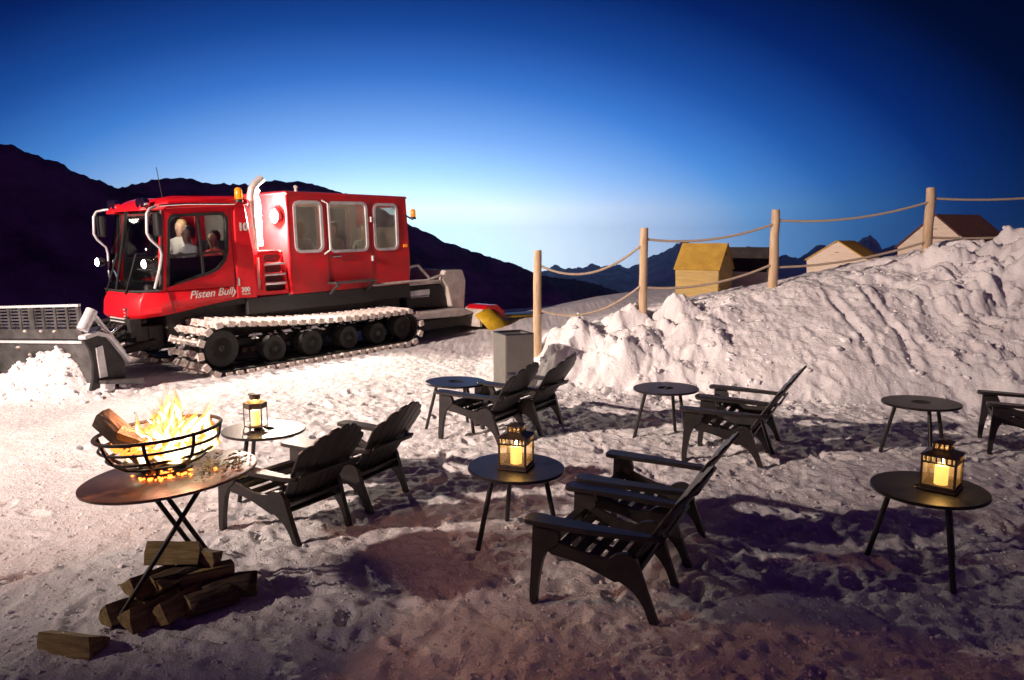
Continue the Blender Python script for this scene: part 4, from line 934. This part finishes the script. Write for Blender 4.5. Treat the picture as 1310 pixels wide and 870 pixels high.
for k in range(8):
    a = R(45 * k + 12); MB().tube([(r * math.cos(a), r * math.sin(a), z) for r, z in prof], .011, 6).build('rib', M_IRON, fb, smooth=60)
MB().lathe([(0, .05), (.135, .05), (.14, .06), (.0, .062)], 28).build('pan', M_IRON, fb, smooth=40)
MB().lathe([(.12, .004), (.15, .004), (.15, .02), (.12, .02), (.12, .004)], 28).build('foot_ring', M_IRON, fb, smooth=40)
for k in range(3):
    a = R(120 * k + 40); MB().tube([(.135 * math.cos(a), .135 * math.sin(a), .018), (.10 * math.cos(a), .10 * math.sin(a), .055)], .012, 6).build('foot', M_IRON, fb)
BM = fb.matrix_world.copy()
def log_mesh(L, r, kind, seed, mside, mend):
    rn = random.Random(seed); n = 12 if kind == 'round' else 7; P = []
    if kind == 'round': P = [(r * math.cos(2 * math.pi * k / n) * rn.uniform(.9, 1.06), r * math.sin(2 * math.pi * k / n) * rn.uniform(.9, 1.06)) for k in range(n)]
    else: P = [(-r * 1.05, -.30 * r), (-.5 * r, -.62 * r), (.5 * r, -.66 * r), (1.05 * r, -.35 * r), (.55 * r, .35 * r), (.05 * r, .95 * r), (-.45 * r, .40 * r)]; P = [(u * rn.uniform(.88, 1.12), v * rn.uniform(.88, 1.12)) for u, v in P]
    V = []; F = []; m = 6; n = len(P)
    for j in range(m):
        x = -L / 2 + L * j / (m - 1)
        for u, v in P: V.append((x + rn.uniform(-.008, .008), u * rn.uniform(.95, 1.05), v * rn.uniform(.95, 1.05)))
    for j in range(m - 1):
        for k in range(n): F.append((j * n + k, j * n + (k + 1) % n, (j + 1) * n + (k + 1) % n, (j + 1) * n + k))
    F += [tuple(reversed(range(n))), tuple((m - 1) * n + k for k in range(n))]
    me = bpy.data.meshes.new('log'); me.from_pydata(V, [], F); me.materials.append(mside); me.materials.append(mend)
    for p in me.polygons:
        if kind == 'round': p.material_index = 1 if len(p.vertices) > 4 else 0; p.use_smooth = len(p.vertices) == 4
        else: p.material_index = 1 if (len(p.vertices) > 4 or p.center.z > -.45 * r) else 0
    return me
def lay(name, me, p, d, label, cat, group, roll=0):
    o = child(name, me); d = Vector(d).normalized(); q = d.to_track_quat('X', 'Z'); o.rotation_mode = 'QUATERNION'
    o.rotation_quaternion = q @ Matrix.Rotation(roll, 3, 'X').to_quaternion(); o.location = p; return tag(o, label, cat, group)
def inb(x, y, z): return BM @ Vector((x, y, z))
lay('burning_log', log_mesh(.44, .072, 'round', 1, M_BARK, M_CHAR), inb(-.135, -.07, .205), (-.78, .15, .62), 'thick bark covered log leaning out over the rim of the fire basket', 'log', 'logs burning in the basket')
lay('burning_log', log_mesh(.36, .055, 'split', 2, M_CHAR, M_CHAR), inb(-.01, -.08, .185), (-.7, -.2, .35), 'split log charring in the middle of the flames', 'log', 'logs burning in the basket', .6)
lay('burning_log', log_mesh(.38, .055, 'split', 3, M_CHAR, M_CHAR), inb(.10, .07, .165), (.7, .5, .22), 'split log glowing low on the table side of the basket', 'log', 'logs burning in the basket', 1.0)
lay('burning_log', log_mesh(.34, .05, 'split', 4, M_CHAR, M_CHAR), inb(.02, .06, .12), (.2, .9, .05), 'short log lying across the bottom of the fire basket', 'log', 'logs burning in the basket', .2)
# embers in the pan and fallen through onto the plate
mb = MB(); rn = random.Random(4)
for k in range(420):
    a = rn.uniform(0, 6.28); r = .25 * math.sqrt(rn.random()); z = .075 + .05 * rn.random() + .10 * (r / .25) ** 2
    rock(mb, (r * math.cos(a), r * math.sin(a), z), rn.uniform(.01, .024), rn)
eo = mb.build('embers', mat('glowing ember', (.2, .06, .02), .9, scale=30, col2=(.05, .02, .01), emit=(1, .22, .03), estr=3.2), None); eo.matrix_world = BM; tag(eo, 'bed of glowing embers in the fire basket', 'embers', kind='stuff')
mb = MB()
for k in range(90):
    rock(mb, (rn.gauss(.03, .075), rn.gauss(-.11, .045), .010), rn.uniform(.006, .014), rn)
eo = mb.build('embers', mat('fallen ember', (.2, .06, .02), .9, scale=60, col2=(.05, .02, .01), emit=(1, .20, .03), estr=5), None); eo.matrix_world = BM; tag(eo, 'glowing embers fallen onto the steel plate under the basket', 'embers', kind='stuff')
mb = MB()
for k in range(260):
    a = rn.gauss(.1, .6); r = rn.uniform(.16, .42); rock(mb, (.07 + r * math.cos(a), -.0 + r * math.sin(a) * .9, .006 + .012 * rn.random()), rn.uniform(.004, .013), rn, .4)
eo = mb.build('wood_chips', M_WOOD, None); eo.matrix_world = BM; tag(eo, 'pale wood chips and ash strewn over the fire table', 'wood chips', kind='stuff')
# flames: nested tongues
fire = bpy.data.objects.new('fire', None); COL.objects.link(fire); fire.matrix_world = BM; tag(fire, 'bright yellow flames blazing up from the fire basket', 'fire')
MF = [flame_mat('outer flame', (1, .36, .04), (1, .26, .02), 1.4, .68, .1, .5), flame_mat('middle flame', (1, .62, .16), (1, .50, .10), 2.6, .42, .1, .45), flame_mat('flame core', (1, .90, .62), (1, .82, .46), 12, .10, .1, .42)]
def tongue(x, y, h, r, sway, seed, m, z0=.10):
    rn = random.Random(seed); mb = MB(); pts = []; rs = []; ph = rn.uniform(0, 6.28); p2 = rn.uniform(0, 6.28); n = 18; w = rn.uniform(.02, .04)
    for k in range(n + 1):
        t = k / n; pts.append((x + sway[0] * t * t + w * math.sin(ph + t * 6) * t, y + sway[1] * t * t + w * math.cos(p2 + t * 5) * t, z0 + h * t))
        rs.append(max(.001, r * (1 - t) ** .75 * (.72 + .38 * math.sin(math.pi * min(1, t * 1.6))) * (1 + .22 * math.sin(p2 + t * 9))))
    mb.tube(pts, rs, 12)
    return mb.build('flame', m, fire, smooth=80)
rf_ = random.Random(77); spec = [(.00, .0, .36, .12, (.02, 0)), (.06, .03, .40, .11, (.02, .02)), (-.06, .03, .30, .10, (.03, 0)), (.14, .02, .30, .09, (.08, 0)), (.02, .08, .42, .09, (.04, 0)), (-.12, -.02, .20, .08, (.0, 0)), (.19, .0, .34, .05, (.11, .0))]
for k in range(20):
    a = rf_.uniform(0, 6.28); q = .24 * math.sqrt(rf_.random()); hh = (.36 - .75 * q) * rf_.uniform(.5, 1.15) + .07
    spec.append((.03 + q * math.cos(a), q * math.sin(a), hh, rf_.uniform(.03, .06), (rf_.uniform(-.02, .07), rf_.uniform(-.03, .03))))
for k, (x, y, h, r, sw) in enumerate(spec):
    h *= .84; r *= 1.12; tongue(x, y, h * 1.12, r, sw, 10 + k, MF[0]); tongue(x, y, h * .98, r * .84, sw, 10 + k, MF[1])
    if h > .15: tongue(x, y, h * .84, r * .74, (sw[0] * .8, sw[1] * .8), 10 + k, MF[2])
for k in range(5):
    a = rn.uniform(0, 6.28); mb = MB(); c = (rn.uniform(-.06, .2), rn.uniform(-.05, .1), rn.uniform(.5, .62))
    mb.tube([(c[0], c[1], c[2]), (c[0] + .006, c[1], c[2] + .02), (c[0] + .012, c[1], c[2] + .036)], [.0012, .0035, .001], 5); mb.build('spark', MF[0], fire)
for dx, dz, e in ((.0, .26, 125), (.08, .45, 80)):
    ld = bpy.data.lights.new('fire_light', 'POINT'); ld.energy = e; ld.color = (1, .45, .26); ld.shadow_soft_size = .09
    lo = bpy.data.objects.new('fire_light', ld); COL.objects.link(lo); lo.parent = fire; lo.location = (dx, 0, dz)

# firewood stacked under the table
FW = [(-2.18, 3.90, .07, .9, .30, .085, 0, 11), (-2.02, 3.86, .07, 1.0, .32, .09, .4, 12), (-1.86, 3.92, .075, 1.2, .34, .09, 2.0, 13), (-1.70, 4.02, .07, .8, .34, .085, 1.2, 14), (-2.06, 4.08, .075, 1.15, .34, .09, .2, 15), (-1.62, 4.15, .085, .35, .34, .085, 0, 16),
      (-2.10, 4.04, .205, 1.05, .32, .085, .3, 17), (-1.93, 4.08, .205, .9, .34, .09, 3.3, 18), (-1.76, 4.12, .20, .5, .34, .08, 1.0, 19), (-2.0, 4.16, .315, .15, .34, .085, .1, 20), (-1.86, 4.20, .30, -.2, .30, .07, .6, 21)]
for k, (x, y, z, a, L, r, roll, sd) in enumerate(FW):
    x = -1.93 + (x + 1.93) * .86; y = 4.02 + (y - 4.02) * .9; z *= .88; L *= .86; r *= .88
    kind = 'round' if sd in (16, 14) else 'split'
    lay('firewood_log', log_mesh(L, r, kind, sd, M_BARK, M_WOOD), (x, y, H(x, y) + z), (math.cos(a), math.sin(a), random.uniform(-.06, .06)), 'round firewood log with bark at the end of the stack' if sd == 16 else 'split firewood log lying on the very top of the stack under the fire table' if sd == 20 else 'thin split log beside the topmost one on the firewood stack' if sd == 21 else 'split firewood log in the lower layers of the stack under the fire table', 'log', 'firewood stacked under the fire table', roll)
x, y = -2.30, 3.62
lay('firewood_log', log_mesh(.34, .085, 'split', 40, M_BARK, M_WOOD), (x, y, H(x, y) + .04), (.9, -.25, .05), 'single split log lying apart on the snow before the stack', 'log', None, .5)

# ------------------------------------------------------------------ grey waste bin
bx, by = .02, 10.55; bz = H(bx, by) - .02
root = empty('waste_bin', (bx, by, bz), R(24), 'tall square grey sheet metal bin at the end of the snow bank', 'bin')
q = .215
for k in range(4):
    Mq = Matrix.Rotation(k * math.pi / 2, 3, 'Z'); MB().box(Mq @ Vector((0, -q, .41)), (q * 2 - .006 + (.012 if k % 2 else 0), .014, .82), Mq).build('side_panel', M_BIN, root, bevel=.003)
MB().box((0, 0, .60), (.40, .40, .02)).build('liner', M_BLACK, root)
plate('rim', rrect(-q - .012, q + .012, -q - .012, q + .012, .02, 2), [rrect(-q + .02, q - .02, -q + .02, q - .02, .02, 2)], .822, .836, lambda u, v, t: (u, v, t), M_BLACK, root)

# ------------------------------------------------------------------ rope fence on the crest
root = empty('rope_fence', (0, 11.6, 0), 0, 'row of peeled log posts joined by two slack ropes along the snow bank', 'fence')
PO = [(.40, 11.55, 1.98, .066), (2.06, 11.62, 2.32, .066), (4.22, 12.0, 2.62, .072), (6.82, 12.25, 2.98, .075), (10.4, 12.2, 3.35, .075)]
for x, y, zt, r in PO:
    zb = H(x, y) - .3
    pts = []; rs = []
    for k in range(8):
        t = k / 7; pts.append((x + random.uniform(-.008, .008), y - 11.6 + random.uniform(-.008, .008), zb + (zt - zb) * t)); rs.append(r * (1.06 - .1 * t) * random.uniform(.96, 1.04))
    rs[-1] *= .9
    MB().tube(pts, rs, 14).build('post', M_POST, root, smooth=50)
SAG = [(.30, .26), (.13, .14), (.12, .10), (.14, .14)]
for i in range(len(PO) - 1):
    a, b = PO[i], PO[i + 1]
    for lv, (fa, fb_) in enumerate(((.17 if i else .22, .22), (.86, .88))):
        za, zb_ = (a[2] - fa, b[2] - fb_) if lv == 0 else (a[2] - .92, b[2] - .86)
        if lv == 1 and i == 3: za, zb_ = a[2] - .80, b[2] - .8
        P = []
        for k in range(25):
            t = k / 24; P.append((a[0] + (b[0] - a[0]) * t, a[1] - 11.6 + (b[1] - a[1]) * t - .02, za + (zb_ - za) * t - SAG[i][lv] * 4 * t * (1 - t)))
        MB().tube(P, .019, 8).build('rope', M_ROPE, root, smooth=60)
    
# ------------------------------------------------------------------ little wooden huts behind the bank
def hut(px, py, Yd, sc, rz, label, roof_m, wall_m, length=1.2, half=.58, rise=.66):
    x_ = (px - 655) / 946; y_ = -(py - 435) / 946; d = Vector((x_, math.cos(PT) + y_ * math.sin(PT), -math.sin(PT) + y_ * math.cos(PT))) * (Yd / (math.cos(PT) + y_ * math.sin(PT)))
    zt = CAM_Z + d.z; hgt = 1.5 * sc
    root = empty('wooden_hut', (d.x, d.y, zt - hgt), R(rz), label, 'hut', 'small wooden huts behind the snow bank')
    a, b, L = half * .82 * sc, half * sc, length * sc
    ez = hgt - rise * sc
    body = [(-a, -1.2), (-b, ez), (0, hgt - .01), (b, ez), (a, -1.2)]
    MB().prism(body, -L / 2, L / 2, lambda u, v, t: (t, u, v)).build('wall', wall_m, root)
    for s in (1, -1):
        n = Vector((0, s * (hgt - ez), b)).normalized() * .03 * sc
        p = [Vector((0, 0, hgt)), Vector((0, s * b * 1.03, ez - .02))]
        m = MB(); V = []
        for xx in (-L / 2 - .04, L / 2 + .04):
            for q in p: V += [Vector((xx, q.y, q.z)) + n * .1, Vector((xx, q.y, q.z)) + n]
        m.add(V, [(0, 1, 3, 2), (4, 6, 7, 5), (0, 4, 5, 1), (2, 3, 7, 6), (1, 5, 7, 3), (0, 2, 6, 4)]); m.build('roof', roof_m, root)
    for e in (1, -1):
        MB().lathe([(0, 0), (.045 * sc, 0), (.045 * sc, .01), (0, .01)], 12, Matrix.Rotation(R(90), 3, 'Y'), (e * (L / 2 + .004), 0, hgt - .26 * sc)).build('vent_hole', M_BLACK, root)
        nb = 7
        for k in range(nb):
            z0 = .0 + (hgt - .05) * k / nb; z1 = .0 + (hgt - .05) * (k + 1) / nb - .012
            wd = lambda z: (a + (b - a) * max(0, z) / ez) if z < ez else b * (hgt - z) / (hgt - ez)
            MB().prism([(-wd(z0) * .985, z0), (wd(z0) * .985, z0), (wd(z1) * .985, z1), (-wd(z1) * .985, z1)], e * L / 2, e * (L / 2 + .012), lambda u, v, t: (t, u, v)).build('plank', wall_m, root)
    return root
M_HUTW2 = mat('pale larch board', (.82, .72, .60), .75, scale=3, col2=(.70, .58, .46), bump=.3, stretch=(1, 1, 9))
hut(902, 312, 16.5, .83, -34, 'small hut with ochre roof and leaning walls, lit yellow, between two fence posts', M_HUTR, mat('ochre wall board', (.60, .44, .16), .75, scale=3, col2=(.45, .32, .12), stretch=(1, 1, 9)), 1.15)
hut(957, 317, 18.0, .82, -30, 'small hut with dark felt roof beside the ochre hut', M_HUTD, M_HUTW2, 1.25)
hut(1082, 309, 16.5, .87, 48, 'pale hut with its plank gable poking up over the snow crest', M_HUTR, M_HUTW2, 1.2, .74, .46)
hut(1224, 276, 15.5, 1.05, 20, 'large pale hut with brown roof on top of the bank behind the last post', mat('brown roof board', (.14, .06, .05), .8, scale=4, col2=(.09, .04, .035)), M_HUTW2, 1.1, .85, .62)

# ------------------------------------------------------------------ floodlight mast (outside the picture, source of the light on the snow)
root = empty('floodlight_mast', (FLOOD.x - .5, FLOOD.y - .35, H(FLOOD.x, FLOOD.y) - .3), 0, 'steel mast with a floodlight aimed over the terrace', 'floodlight')
MB().tube([(0, 0, 0), (0, 0, 7.6)], [.11, .06], 12).build('mast', M_STEEL, root, smooth=50)
dv = (AIM - FLOOD).normalized(); rel = FLOOD - Vector(root.location)
q = dv.to_track_quat('X', 'Z').to_matrix(); c = rel - dv * .16
MB().box(c, (.16, .46, .34), q).build('lamp_head', M_BLACK, root, bevel=.02)
MB().box(c + dv * .085, (.008, .40, .28), q).build('lens', M_WLAMP, root)
MB().bar((0, 0, rel.z), c, .05, .05).build('bracket', M_STEEL, root)
